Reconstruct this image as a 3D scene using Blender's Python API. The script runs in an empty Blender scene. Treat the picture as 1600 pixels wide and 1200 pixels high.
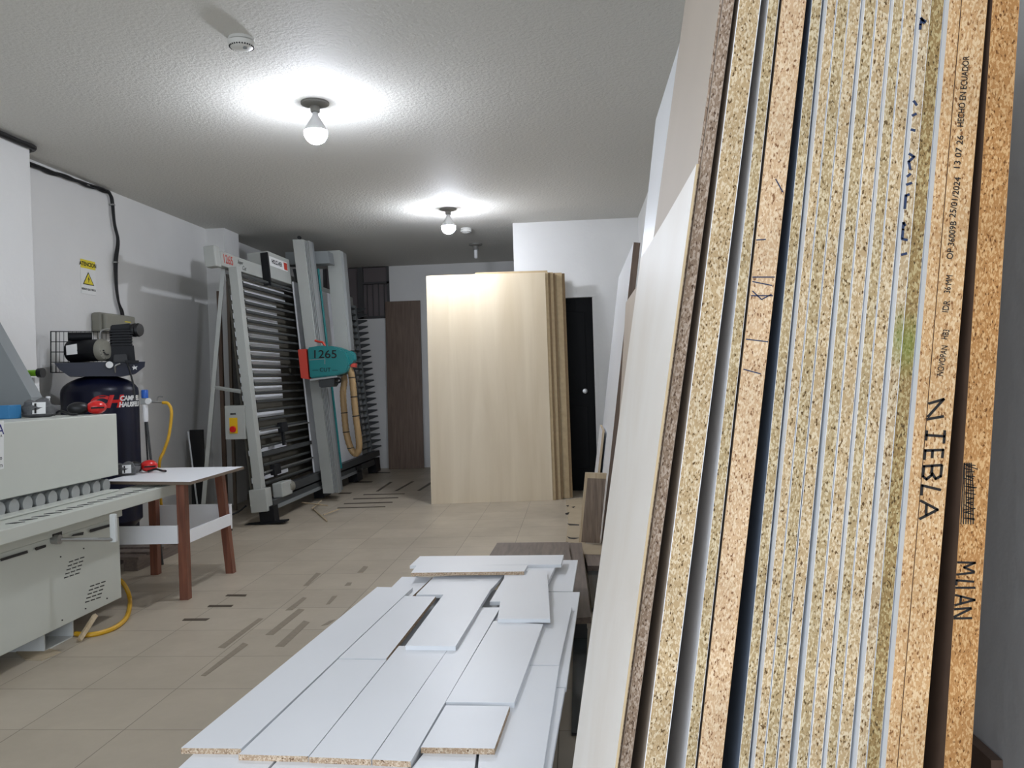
import bpy, bmesh, math, random
from mathutils import Vector, Matrix
random.seed(7)
sc = bpy.context.scene
C = sc.collection
PI = math.pi

# ------------------------------------------------------------------ camera
F = 1290.0; H = 1.28
cy = Vector((100, 12, -F)).normalized()              # world Y in camera axes
u = Vector((-0.031, 1, 0.0069)).normalized()
u = (u - cy*u.dot(cy)).normalized()                   # world Z in camera axes
cx = cy.cross(u)                                      # world X in camera axes
R = Matrix((cx, cy, u))                               # camera axes -> world
cam = bpy.data.cameras.new('camera'); camo = bpy.data.objects.new('camera', cam); C.objects.link(camo)
cam.sensor_fit = 'HORIZONTAL'; cam.sensor_width = 36; cam.lens = 36*F/1600
camo.matrix_world = Matrix.Translation((0, 0, H)) @ R.to_4x4()
cam.clip_start = 0.02; sc.camera = camo
O = Vector((0, 0, H))
def ray(px, py): return R @ Vector((px-800, 600-py, -F))
def aty(px, py, D): d = ray(px, py); return O + d*(D/d.y)
def atz(px, py, z): d = ray(px, py); return O + d*((z-H)/d.z)
def atx(px, py, X): d = ray(px, py); return O + d*(X/d.x)

# ------------------------------------------------------------------ materials
def lin(c): return tuple(((v/255)/12.92 if v/255 <= .04045 else ((v/255+.055)/1.055)**2.4) for v in c)+(1,)
def mat(name, col, rough=.6, metal=0, spec=.5, emit=None, es=0, noise=0, nscale=8, bump=0, bscale=60, coat=0):
    m = bpy.data.materials.new(name); m.use_nodes = True; nt = m.node_tree; b = nt.nodes['Principled BSDF']
    c = lin(col); b.inputs['Base Color'].default_value = c
    b.inputs['Roughness'].default_value = rough; b.inputs['Metallic'].default_value = metal
    b.inputs['Specular IOR Level'].default_value = spec; b.inputs['Coat Weight'].default_value = coat
    tc = nt.nodes.new('ShaderNodeTexCoord')
    if noise:
        n = nt.nodes.new('ShaderNodeTexNoise'); n.inputs['Scale'].default_value = nscale; n.inputs['Detail'].default_value = 4
        nt.links.new(tc.outputs['Object'], n.inputs['Vector'])
        r = nt.nodes.new('ShaderNodeValToRGB'); r.color_ramp.elements[0].position = .3; r.color_ramp.elements[1].position = .7
        r.color_ramp.elements[0].color = tuple(v*(1-noise) for v in c[:3])+(1,); r.color_ramp.elements[1].color = tuple(min(1, v*(1+noise*.6)) for v in c[:3])+(1,)
        nt.links.new(n.outputs['Fac'], r.inputs['Fac']); nt.links.new(r.outputs['Color'], b.inputs['Base Color'])
    if bump:
        n = nt.nodes.new('ShaderNodeTexNoise'); n.inputs['Scale'].default_value = bscale; n.inputs['Detail'].default_value = 3
        nt.links.new(tc.outputs['Object'], n.inputs['Vector'])
        bp = nt.nodes.new('ShaderNodeBump'); bp.inputs['Strength'].default_value = bump; bp.inputs['Distance'].default_value = .01
        nt.links.new(n.outputs['Fac'], bp.inputs['Height']); nt.links.new(bp.outputs['Normal'], b.inputs['Normal'])
    if emit: b.inputs['Emission Color'].default_value = lin(emit); b.inputs['Emission Strength'].default_value = es
    return m
def chipmat(name, light, mid, dark, lam=(235, 235, 235), stretch=(1, 1, .45), scale=640, lamw=.03, green=False, core=0):
    """particle board cut edge: chips, with the laminate skins as thin lines on both sides of the thickness (local X)"""
    m = bpy.data.materials.new(name); m.use_nodes = True; nt = m.node_tree; N = nt.nodes.new; L = nt.links.new
    b = nt.nodes['Principled BSDF']; b.inputs['Roughness'].default_value = .85; b.inputs['Specular IOR Level'].default_value = .2
    dk = lambda c: tuple(v*.87 for v in c); light, mid, dark = dk(light), dk(mid), dk(dark)
    tc = N('ShaderNodeTexCoord'); mp = N('ShaderNodeMapping'); mp.inputs['Scale'].default_value = stretch
    oi = N('ShaderNodeObjectInfo'); ad = N('ShaderNodeVectorMath'); ad.operation = 'ADD'
    L(tc.outputs['Object'], ad.inputs[0]); L(oi.outputs['Random'], ad.inputs[1]); L(ad.outputs[0], mp.inputs['Vector'])
    v = N('ShaderNodeTexVoronoi'); v.inputs['Scale'].default_value = scale; L(mp.outputs[0], v.inputs['Vector'])
    r = N('ShaderNodeValToRGB'); e = r.color_ramp.elements
    e[0].position = 0; e[0].color = lin(dark); e[1].position = 1; e[1].color = lin(light)
    for p, c in ((.16, dark), (.24, mid), (.6, mid), (.75, light)):
        q = e.new(p); q.color = lin(c)
    sx = N('ShaderNodeSeparateColor'); L(v.outputs['Color'], sx.inputs[0])
    n = N('ShaderNodeTexNoise'); n.inputs['Scale'].default_value = scale*.9; n.inputs['Detail'].default_value = 2; L(mp.outputs[0], n.inputs['Vector'])
    mx = N('ShaderNodeMath'); mx.operation = 'MULTIPLY_ADD'; mx.inputs[1].default_value = .75
    sb = N('ShaderNodeMath'); sb.operation = 'MULTIPLY_ADD'; sb.inputs[1].default_value = .9; sb.inputs[2].default_value = -.28
    L(n.outputs['Fac'], sb.inputs[0]); L(sx.outputs[0], mx.inputs[0]); L(sb.outputs[0], mx.inputs[2]); L(mx.outputs[0], r.inputs['Fac'])
    # slow variation along the board
    n2 = N('ShaderNodeTexNoise'); n2.inputs['Scale'].default_value = 9; n2.inputs['Detail'].default_value = 3; L(tc.outputs['Object'], n2.inputs['Vector'])
    r2 = N('ShaderNodeMapRange'); r2.inputs[1].default_value = .3; r2.inputs[2].default_value = .7; r2.inputs[3].default_value = .86; r2.inputs[4].default_value = 1.1
    L(n2.outputs['Fac'], r2.inputs[0])
    vm = N('ShaderNodeVectorMath'); vm.operation = 'SCALE'; L(r.outputs['Color'], vm.inputs[0]); L(r2.outputs[0], vm.inputs['Scale'])
    cur = vm.outputs[0]
    if green:                                          # the green chalk smear with its own outline
        ds = N('ShaderNodeVectorMath'); ds.operation = 'DISTANCE'; ds.inputs[1].default_value = green
        mm = N('ShaderNodeMapping'); mm.inputs['Scale'].default_value = (1, 1, .5); L(tc.outputs['Object'], mm.inputs[0]); L(mm.outputs[0], ds.inputs[0])
        mr = N('ShaderNodeMapRange'); mr.inputs[1].default_value = .004; mr.inputs[2].default_value = .02; mr.inputs[3].default_value = .55; mr.inputs[4].default_value = 0
        L(ds.outputs['Value'], mr.inputs[0]); g = N('ShaderNodeMix'); g.data_type = 'RGBA'; g.inputs[7].default_value = lin((95, 120, 45))
        L(mr.outputs[0], g.inputs[0]); L(cur, g.inputs[6]); cur = g.outputs[2]
    if lamw:
        gs = N('ShaderNodeSeparateXYZ'); L(tc.outputs['Generated'], gs.inputs[0])
        a = N('ShaderNodeMath'); a.operation = 'SUBTRACT'; a.inputs[1].default_value = .5; L(gs.outputs[0], a.inputs[0])
        a2 = N('ShaderNodeMath'); a2.operation = 'ABSOLUTE'; L(a.outputs[0], a2.inputs[0])
        a3 = N('ShaderNodeMath'); a3.operation = 'GREATER_THAN'; a3.inputs[1].default_value = .5-lamw; L(a2.outputs[0], a3.inputs[0])
        k = N('ShaderNodeMix'); k.data_type = 'RGBA'; L(a3.outputs[0], k.inputs[0]); L(cur, k.inputs[6]); k.inputs[7].default_value = lin(lam); cur = k.outputs[2]
    L(cur, b.inputs['Base Color'])
    bp = N('ShaderNodeBump'); bp.inputs['Strength'].default_value = .5; bp.inputs['Distance'].default_value = .002
    L(sx.outputs[0], bp.inputs['Height']); L(bp.outputs['Normal'], b.inputs['Normal'])
    return m
def woodmat(name, a, b_, scale=(14, 14, .9), rough=.55, wscale=3):
    m = bpy.data.materials.new(name); m.use_nodes = True; nt = m.node_tree; N = nt.nodes.new; L = nt.links.new
    b = nt.nodes['Principled BSDF']; b.inputs['Roughness'].default_value = rough
    tc = N('ShaderNodeTexCoord'); mp = N('ShaderNodeMapping'); mp.inputs['Scale'].default_value = scale
    n = N('ShaderNodeTexNoise'); n.inputs['Scale'].default_value = wscale; n.inputs['Detail'].default_value = 6; n.inputs['Distortion'].default_value = .6
    r = N('ShaderNodeValToRGB'); r.color_ramp.elements[0].position = .3; r.color_ramp.elements[1].position = .7
    r.color_ramp.elements[0].color = lin(a); r.color_ramp.elements[1].color = lin(b_)
    L(tc.outputs['Object'], mp.inputs[0]); L(mp.outputs[0], n.inputs['Vector']); L(n.outputs['Fac'], r.inputs['Fac']); L(r.outputs['Color'], b.inputs['Base Color'])
    return m

M = {}
M['wall'] = mat('white_painted_plaster', (222, 221, 218), .6, noise=.05, nscale=1.5, bump=.15, bscale=25)
M['white_lam'] = mat('white_melamine', (240, 241, 243), .38, noise=.015, nscale=2)
M['white_edge'] = mat('white_edge_band', (222, 224, 226), .4)
M['grey_lam'] = mat('warm_grey_laminate', (190, 176, 160), .6, noise=.04, nscale=3)
M['shade_lam'] = mat('shaded_white_laminate', (112, 122, 136), .45)  # white board face, the shade of the gap put into its colour
M['brown_lam'] = mat('dark_brown_laminate', (96, 76, 62), .5, noise=.1, nscale=40)
M['taupe_lam'] = mat('taupe_laminate', (112, 98, 84), .5)
M['ply_white'] = woodmat('pale_veneer', (232, 223, 211), (243, 238, 230), (10, 1, 1), .5, 2.5)
M['ply'] = woodmat('birch_plywood_face', (196, 179, 150), (210, 195, 168), (4, 4, .35), .42, 1.6)
M['mdf'] = mat('raw_fibreboard_edge', (140, 116, 84), .8, noise=.12, nscale=30)
M['mdf2'] = mat('pale_fibreboard', (186, 164, 128), .8, noise=.1, nscale=20)
M['chip_tan'] = chipmat('chip_edge_tan', (240, 218, 182), (206, 176, 132), (104, 78, 48))
M['chip_olive'] = chipmat('chip_edge_olive', (232, 212, 174), (192, 166, 122), (98, 76, 46))
M['chip_weather'] = chipmat('chip_edge_weathered', (206, 184, 134), (164, 134, 86), (92, 72, 44), lamw=.02)
M['chip_orange'] = chipmat('chip_edge_orange', (244, 210, 164), (218, 172, 120), (140, 94, 56), lamw=.01, lam=(214, 168, 115))
M['chip_deep'] = chipmat('chip_edge_deep_orange', (230, 184, 128), (194, 140, 84), (116, 74, 38), lamw=.01, lam=(190, 140, 88))
M['chip_grey'] = chipmat('chip_edge_grey_brown', (200, 180, 160), (158, 134, 112), (92, 70, 54), lamw=.04, lam=(150, 132, 116))
M['chip_flat'] = chipmat('chip_edge_of_strips', (236, 216, 190), (200, 172, 142), (110, 82, 60), lamw=0, stretch=(1, 1, 1), scale=300)
M['oak'] = woodmat('brown_veneer', (92, 74, 62), (116, 96, 80))
M['oakgrey'] = woodmat('grey_brown_oak_veneer', (96, 80, 66), (140, 122, 104), (30, 30, 1.4))
M['oakside'] = woodmat('grey_brown_oak_veneer_flat', (98, 86, 78), (122, 108, 98), (14, 1, 14))
M['redwood'] = woodmat('reddish_brown_wood', (98, 56, 40), (132, 80, 58), (16, 16, 1), .5)
M['pine'] = woodmat('pale_pine', (172, 150, 118), (196, 178, 148))
M['black'] = mat('black_plastic', (18, 18, 20), .45)
M['black_metal'] = mat('black_painted_metal', (20, 21, 24), .5, spec=.25)
M['door_black'] = mat('near_black_door_paint', (9, 10, 12), .55, spec=.15)
M['navy'] = mat('dark_navy_enamel', (11, 15, 38), .35, spec=.25, coat=.1)
M['machine'] = mat('grey_white_machine_enamel', (198, 200, 190), .42, noise=.03, nscale=3)
M['machine_w'] = mat('white_machine_enamel', (206, 208, 205), .4)
M['steel'] = mat('brushed_steel', (170, 170, 168), .35, metal=.9)
M['grey_metal'] = mat('grey_painted_metal', (128, 132, 132), .45)
M['dgrey'] = mat('dark_grey_metal', (58, 60, 60), .5)
M['bar'] = mat('dull_aluminium_bar', (96, 98, 92), .5, metal=.3)
M['alu'] = mat('anodised_aluminium', (168, 170, 168), .42, metal=.35)
M['teal'] = mat('teal_enamel', (12, 118, 118), .35)
M['red'] = mat('red_plastic', (205, 28, 26), .3, coat=.3)
M['redp'] = mat('orange_red_enamel', (196, 62, 44), .4)
M['yellow'] = mat('yellow_plastic', (226, 180, 20), .45)
M['hoseyellow'] = mat('yellow_rubber_hose', (206, 158, 32), .45)
M['duct'] = mat('tan_flexible_duct', (158, 130, 90), .6, noise=.08, nscale=20)
M['blue'] = mat('blue_cardboard', (50, 120, 168), .6)
M['bluep'] = mat('blue_plastic', (20, 84, 170), .4)
M['greyfab'] = mat('grey_fabric', (98, 98, 98), .9, noise=.2, nscale=60)
M['paper'] = mat('white_paper', (225, 225, 222), .7)
M['signy'] = mat('sign_yellow', (224, 204, 40), .6)
M['ink'] = mat('black_ink', (22, 18, 16), .8)
M['inkb'] = mat('blue_black_marker', (34, 48, 78), .8)
M['navyink'] = mat('navy_print', (24, 28, 110), .6)
M['greenp'] = mat('lime_green_plastic', (130, 190, 40), .4)
M['boxgrey'] = mat('grey_plastic_box', (132, 130, 118), .55)
M['bulb'] = mat('glowing_bulb', (255, 255, 255), .4, emit=(236, 242, 255), es=400)
M['bulbneck'] = mat('bulb_neck_white', (225, 225, 225), .4)
M['socket'] = mat('ceramic_lamp_socket', (120, 118, 112), .5)
M['detector'] = mat('off_white_detector_plastic', (215, 214, 208), .45)
M['cardboard'] = mat('tan_cardboard', (172, 156, 130), .8, noise=.06, nscale=6)
M['tape'] = mat('brown_packing_tape_residue', (138, 126, 108), .5, noise=.12, nscale=40)
M['darkstrip'] = mat('dark_brown_edging', (72, 60, 46), .55)
M['glass_dark'] = mat('dark_window_glass', (112, 104, 104), .15)
M['winframe'] = mat('dark_window_frame', (66, 64, 64), .5)
M['reflect_dark'] = mat('dark_floor_reflection', (58, 64, 64), .15)  # dark tone standing in for reflections on the tiles
M['asphalt'] = mat('grey_pavement', (92, 90, 86), .9, noise=.1, nscale=5)
M['saw_enamel'] = mat('weathered_grey_saw_enamel', (172, 174, 168), .5, noise=.05, nscale=3)
M['backing'] = mat('grey_brown_backing', (84, 80, 70), .6, noise=.1, nscale=3)

def floor_mat():
    m = bpy.data.materials.new('beige_floor_tiles'); m.use_nodes = True; nt = m.node_tree; N = nt.nodes.new; L = nt.links.new
    b = nt.nodes['Principled BSDF']
    tc = N('ShaderNodeTexCoord'); mp = N('ShaderNodeMapping'); mp.inputs['Location'].default_value = (.10, -3.39-.0+.41*8, 0)
    L(tc.outputs['Object'], mp.inputs[0])
    br = N('ShaderNodeTexBrick'); br.offset = 0; br.inputs['Scale'].default_value = 1; br.inputs['Brick Width'].default_value = .41; br.inputs['Row Height'].default_value = .41
    br.inputs['Mortar Size'].default_value = .0022; br.inputs['Mortar Smooth'].default_value = .3; br.inputs['Bias'].default_value = 0
    br.inputs['Color1'].default_value = lin((184, 172, 153)); br.inputs['Color2'].default_value = lin((175, 163, 144)); br.inputs['Mortar'].default_value = lin((122, 110, 94))
    L(mp.outputs[0], br.inputs['Vector'])
    n = N('ShaderNodeTexNoise'); n.inputs['Scale'].default_value = 1.1; n.inputs['Detail'].default_value = 7; n.inputs['Roughness'].default_value = .65; L(tc.outputs['Object'], n.inputs['Vector'])
    mr = N('ShaderNodeMapRange'); mr.inputs[1].default_value = .3; mr.inputs[2].default_value = .7; mr.inputs[3].default_value = .84; mr.inputs[4].default_value = 1.06; L(n.outputs['Fac'], mr.inputs[0])
    s = N('ShaderNodeVectorMath'); s.operation = 'SCALE'; L(br.outputs['Color'], s.inputs[0]); L(mr.outputs[0], s.inputs['Scale']); L(s.outputs[0], b.inputs['Base Color'])
    rr = N('ShaderNodeMapRange'); rr.inputs[1].default_value = .3; rr.inputs[2].default_value = .7; rr.inputs[3].default_value = .5; rr.inputs[4].default_value = .3; L(n.outputs['Fac'], rr.inputs[0])
    L(rr.outputs[0], b.inputs['Roughness'])
    bp = N('ShaderNodeBump'); bp.invert = True; bp.inputs['Strength'].default_value = .4; bp.inputs['Distance'].default_value = .002; L(br.outputs['Fac'], bp.inputs['Height']); L(bp.outputs['Normal'], b.inputs['Normal'])
    return m
def ceil_mat():
    m = mat('grey_white_stucco', (212, 210, 203), .7, spec=.22); nt = m.node_tree; N = nt.nodes.new; L = nt.links.new; b = nt.nodes['Principled BSDF']
    tc = N('ShaderNodeTexCoord'); n = N('ShaderNodeTexNoise'); n.inputs['Scale'].default_value = 42; n.inputs['Detail'].default_value = 3; n.inputs['Roughness'].default_value = .6; L(tc.outputs['Object'], n.inputs['Vector'])
    bp = N('ShaderNodeBump'); bp.inputs['Strength'].default_value = .8; bp.inputs['Distance'].default_value = .009; L(n.outputs['Fac'], bp.inputs['Height']); L(bp.outputs['Normal'], b.inputs['Normal'])
    return m
M['floor'] = floor_mat(); M['ceil'] = ceil_mat()

# ------------------------------------------------------------------ mesh helpers
def link(name, bm, mats, parent=None, smooth=False):
    me = bpy.data.meshes.new(name); bmesh.ops.recalc_face_normals(bm, faces=bm.faces); bm.to_mesh(me); bm.free()
    for m in (mats if isinstance(mats, (list, tuple)) else [mats]): me.materials.append(M[m] if isinstance(m, str) else m)
    o = bpy.data.objects.new(name, me); C.objects.link(o)
    if parent: o.parent = parent
    if smooth:
        for p in me.polygons: p.use_smooth = True
        try: me.set_sharp_from_angle(angle=math.radians(40))
        except Exception: pass
    return o
def tag(o, label=None, cat=None, group=None, kind=None):
    if label: o['label'] = label
    if cat: o['category'] = cat
    if group: o['group'] = group
    if kind: o['kind'] = kind
    return o
def empty(name, loc, label, cat, group=None, rot=(0, 0, 0)):
    o = bpy.data.objects.new(name, None); C.objects.link(o); o.location = loc; o.rotation_euler = rot; o.empty_display_size = .1
    return tag(o, label, cat, group)
def box(bm, a, b, mi=0, bev=0):
    x0, y0, z0 = a; x1, y1, z1 = b
    vs = [bm.verts.new(p) for p in ((x0, y0, z0), (x1, y0, z0), (x1, y1, z0), (x0, y1, z0), (x0, y0, z1), (x1, y0, z1), (x1, y1, z1), (x0, y1, z1))]
    fs = [bm.faces.new([vs[i] for i in f]) for f in ((0, 3, 2, 1), (4, 5, 6, 7), (0, 1, 5, 4), (1, 2, 6, 5), (2, 3, 7, 6), (3, 0, 4, 7))]
    for f in fs: f.material_index = mi
    if bev:
        es = list({e for f in fs for e in f.edges}); bmesh.ops.bevel(bm, geom=es, offset=bev, segments=2, affect='EDGES', profile=.5)
    return fs
def B(name, a, b, m, parent=None, bev=0):
    bm = bmesh.new(); a2 = [min(p, q) for p, q in zip(a, b)]; b2 = [max(p, q) for p, q in zip(a, b)]
    box(bm, a2, b2, 0, bev); return link(name, bm, m, parent)
def prism(bm, pts, d, mi=0):
    """pts: 3D polygon, d: extrusion vector"""
    d = Vector(d); lo = [bm.verts.new(Vector(p)) for p in pts]; hi = [bm.verts.new(Vector(p)+d) for p in pts]; n = len(pts)
    fs = [bm.faces.new(lo), bm.faces.new(hi[::-1])]
    for i in range(n): fs.append(bm.faces.new((lo[i], lo[(i+1) % n], hi[(i+1) % n], hi[i])))
    for f in fs: f.material_index = mi
    return fs
def tube(bm, pts, r, seg=8, smooth=True, sub=6, mi=0, rings=None):
    pts = [Vector(p) for p in pts]
    if smooth and len(pts) > 2:
        P = [pts[0]*2-pts[1]]+pts+[pts[-1]*2-pts[-2]]; out = []
        for i in range(1, len(P)-2):
            for k in range(sub):
                t = k/sub; a, b, c, d = P[i-1:i+3]
                out.append(.5*((2*b)+(c-a)*t+(2*a-5*b+4*c-d)*t*t+(3*b-a-3*c+d)*t**3))
        out.append(pts[-1]); pts = out
    prev = None; ref = Vector((0, 0, 1)); n = None
    for i, p in enumerate(pts):
        t = (pts[min(i+1, len(pts)-1)]-pts[max(i-1, 0)]).normalized()
        if n is None:
            n = t.cross(Vector((.3, .2, .93))).normalized() if abs(t.z) < .99 else t.cross(Vector((1, 0, 0))).normalized()
        n = (n-t*n.dot(t)).normalized(); b_ = t.cross(n)
        rr = r if not rings else r*(1+rings*(i % 2))
        ring = [bm.verts.new(p+rr*(math.cos(2*PI*k/seg)*n+math.sin(2*PI*k/seg)*b_)) for k in range(seg)]
        if prev:
            for k in range(seg): bm.faces.new((prev[k], prev[(k+1) % seg], ring[(k+1) % seg], ring[k])).material_index = mi
        else: bm.faces.new(ring[::-1])
        prev = ring
    bm.faces.new(prev)
def T(name, pts, r, m, parent=None, seg=8, smooth=True, sub=6, rings=None):
    bm = bmesh.new(); tube(bm, pts, r, seg, smooth, sub, rings=rings); return link(name, bm, m, parent, True)
def lathe(bm, prof, c=(0, 0, 0), axis='z', seg=24, mi=0):
    c = Vector(c); prev = None
    def P(r, h, a):
        x, y = r*math.cos(a), r*math.sin(a)
        return c+(Vector((x, y, h)) if axis == 'z' else Vector((x, h, y)) if axis == 'y' else Vector((h, x, y)))
    for r, h in prof:
        if r < 1e-6: ring = [bm.verts.new(P(0, h, 0))]
        else: ring = [bm.verts.new(P(r, h, 2*PI*k/seg)) for k in range(seg)]
        if prev:
            for k in range(seg):
                a = prev[k % len(prev)]; b = prev[(k+1) % len(prev)]; d = ring[(k+1) % len(ring)]; e = ring[k % len(ring)]
                vs = []
                for v in (a, b, d, e):
                    if v not in vs: vs.append(v)
                if len(vs) > 2: bm.faces.new(vs).material_index = mi
        elif len(ring) > 1: bm.faces.new(ring)
        prev = ring
    if len(prev) > 1: bm.faces.new(prev)
def LA(name, prof, c, m, parent=None, axis='z', seg=24):
    bm = bmesh.new(); lathe(bm, prof, c, axis, seg); return link(name, bm, m, parent, True)
def text(name, s, size, mw, m, parent=None, depth=.0003, sx=1, shear=0, bold=0):
    cu = bpy.data.curves.new(name, 'FONT'); cu.body = s; cu.size = size; cu.extrude = depth; cu.shear = shear; cu.offset = bold; cu.align_x = 'CENTER'; cu.align_y = 'CENTER'
    o = bpy.data.objects.new(name, cu); C.objects.link(o); dg = bpy.context.evaluated_depsgraph_get(); me = bpy.data.meshes.new_from_object(o.evaluated_get(dg))
    bpy.data.objects.remove(o); me.transform(Matrix.Scale(sx, 4, (1, 0, 0))); me.transform(mw)
    me.materials.clear(); me.materials.append(M[m]); q = bpy.data.objects.new(name, me); C.objects.link(q)
    if parent: q.parent = parent
    return q
def frame(origin, xdir, ydir):
    x = Vector(xdir).normalized(); y = Vector(ydir); y = (y-x*y.dot(x)).normalized(); z = x.cross(y)
    m = Matrix((x, y, z)).transposed().to_4x4(); m.translation = Vector(origin); return m
def strokes(name, lines, w, m, parent, yp=-.0004):
    """handwritten strokes as thin ribbons in the local XZ plane at y=yp"""
    bm = bmesh.new()
    for ln in lines:
        for (x0, z0), (x1, z1) in zip(ln, ln[1:]):
            d = Vector((x1-x0, 0, z1-z0)); n = Vector((-d.z, 0, d.x)).normalized()*w/2; e = d.normalized()*w*.3
            a = Vector((x0, yp, z0))-e; b = Vector((x1, yp, z1))+e
            prism(bm, [a-n, b-n, b+n, a+n], (0, .0008, 0))
    return link(name, bm, m, parent)

# ------------------------------------------------------------------ setting
CEIL = 3.0; XL = -3.95; XR = .73; YF = -.75; YB = 12.1
def S(name, a, b, m, bev=0): return tag(B(name, a, b, m, bev=bev), kind='structure')
S('floor', (XL-.25, YF, -.1), (XR+.25, YB+.25, 0), 'floor')
S('ceiling', (XL-.25, YF, CEIL), (XR+.25, YB+.25, CEIL+.12), 'ceil')
S('wall_left', (XL-.2, YF, 0), (XL, YB, CEIL), 'wall')
S('wall_right', (XR, YF, 0), (XR+.2, YB, CEIL), 'wall')
# back wall with the window opening
w0 = aty(540, 415, YB); w1 = aty(610, 497, YB)
bm = bmesh.new()
wx0, wx1, wz0, wz1 = w0.x-.35, w1.x, w1.z, w0.z+.03
box(bm, (XL-.2, YB, 0), (wx0, YB+.2, CEIL)); box(bm, (wx1, YB, 0), (XR, YB+.2, CEIL)); box(bm, (wx0, YB, 0), (wx1, YB+.2, wz0)); box(bm, (wx0, YB, wz1), (wx1, YB+.2, CEIL))
tag(link('wall_back', bm, 'wall'), kind='structure')
win = bpy.data.objects.new('window_1', None); C.objects.link(win); win.location = (0, 0, 0); win['kind'] = 'structure'
bm = bmesh.new()
for a, b in (((wx0, YB, wz0), (wx1, YB+.06, wz0+.04)), ((wx0, YB, wz1-.05), (wx1, YB+.06, wz1)), ((wx0, YB, wz0), (wx0+.04, YB+.06, wz1)), ((wx1-.04, YB, wz0), (wx1, YB+.06, wz1)),
             ((wx0+.52, YB, wz0), (wx0+.6, YB+.06, wz1)), ((wx0+.6, YB, wz1-.32), (wx1, YB+.05, wz1-.29))): box(bm, a, b)
link('window_frame', bm, 'winframe', win)
B('window_pane', (wx0, YB+.07, wz0), (wx1, YB+.08, wz1), 'glass_dark', win)
bm = bmesh.new()
for k in range(5):
    x = wx0+.66+k*.085; tube(bm, [(x, YB+.03, wz0+.03), (x, YB+.03, wz1-.3)], .007, 6, False)
link('window_grille', bm, 'winframe', win)
# pilasters on the left wall
S('wall_left_pilaster_near', (XL, 3.2, 0), (XL+.25, 5.42, CEIL), 'wall')
pl = aty(350, 352, 8.67)
S('wall_left_pilaster_far', (XL, 8.67, 0), (pl.x, 9.05, CEIL), 'wall')
# partition room at the back right, with its doorway
YP = 9.15; d0 = aty(930, 458, YP)
px0 = aty(801, 350, YP).x; dx1 = d0.x; dx0 = dx1-.82; dz = d0.z
bm = bmesh.new()
box(bm, (px0, YP, 0), (dx0, YP+.12, CEIL)); box(bm, (dx1, YP, 0), (XR, YP+.12, CEIL)); box(bm, (dx0, YP, dz), (dx1, YP+.12, CEIL)); box(bm, (px0, YP+.12, 0), (px0+.12, YB, CEIL))
tag(link('wall_partition', bm, 'wall'), kind='structure')
door = bpy.data.objects.new('door_1', None); C.objects.link(door); door.location = (0, 0, 0); door['kind'] = 'structure'
B('door_leaf', (dx0+.03, YP+.07, 0.01), (dx1-.035, YP+.11, dz-.04), 'door_black', door)
bm = bmesh.new(); box(bm, (dx0, YP-.012, 0), (dx0+.035, YP+.1, dz-.041)); box(bm, (dx1-.035, YP-.012, 0), (dx1, YP+.1, dz-.041)); box(bm, (dx0, YP-.012, dz-.04), (dx1, YP+.1, dz-.001))
link('door_frame', bm, 'wall', door)
kp = aty(914, 611, YP+.05)
LA('door_knob', [(0, 0), (.026, .006), (.03, .025), (.014, .035), (.012, .06), (0, .062)], (kp.x, YP+.01, kp.z), 'steel', door, 'y', 16)
bm = bmesh.new()
for (z0, z1) in ((.25, .95), (1.1, dz-.2)):
    for (xa, xb) in ((dx0+.12, (dx0+dx1)/2-.04), ((dx0+dx1)/2+.04, dx1-.12)): box(bm, (xa, YP+.062, z0), (xb, YP+.07, z1), bev=.003)
link('door_panel', bm, 'door_black', door)

# ------------------------------------------------------------------ ceiling lamps, detectors
def lamp(px, py, label, lit=True):
    p = atz(px, py, CEIL-.0)
    e = empty('ceiling_lamp', (p.x, p.y, CEIL), label, 'lamp', 'bare bulbs along the ceiling' if lit else None)
    LA('base_plate', [(.085, 0), (.085, -.012), (.05, -.024), (0, -.024)], (0, 0, 0), 'socket', e)
    LA('socket', [(.026, -.02), (.03, -.03), (.027, -.06), (.024, -.062), (0, -.062)], (0, 0, 0), 'socket', e)
    if lit:
        LA('bulb_neck', [(.016, -.06), (.018, -.08), (.040, -.118), (.062, -.155), (.0705, -.176), (0, -.176)], (0, 0, 0), 'bulbneck', e)
        prof = [(.0703, -.1765)]+[(max(0, .071*math.cos(t)), -.184+.071*math.sin(t)) for t in [math.radians(5-95*k/10) for k in range(11)]]
        LA('bulb', prof, (0, 0, 0), 'bulb', e, seg=20)
    return e
lamp(492, 160, 'nearest glowing white bulb on ceiling, above the floor in front of the panel saw')
lamp(700, 326, 'farther glowing white bulb on ceiling, above the pale plywood sheets')
p = atz(743, 381, CEIL)
e = empty('ceiling_lamp', (p.x, p.y, CEIL), 'unlit compact fluorescent tube in a ceiling socket near the back wall', 'lamp')
LA('base_plate', [(.085, 0), (.085, -.018), (.05, -.03), (0, -.03)], (0, 0, 0), 'socket', e)
LA('socket', [(.035, -.03), (.035, -.08), (0, -.08)], (0, 0, 0), 'socket', e)
LA('fluorescent_tube', [(.022, -.08), (.022, -.175), (.014, -.185), (0, -.185)], (0, 0, 0), 'bulbneck', e)
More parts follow.
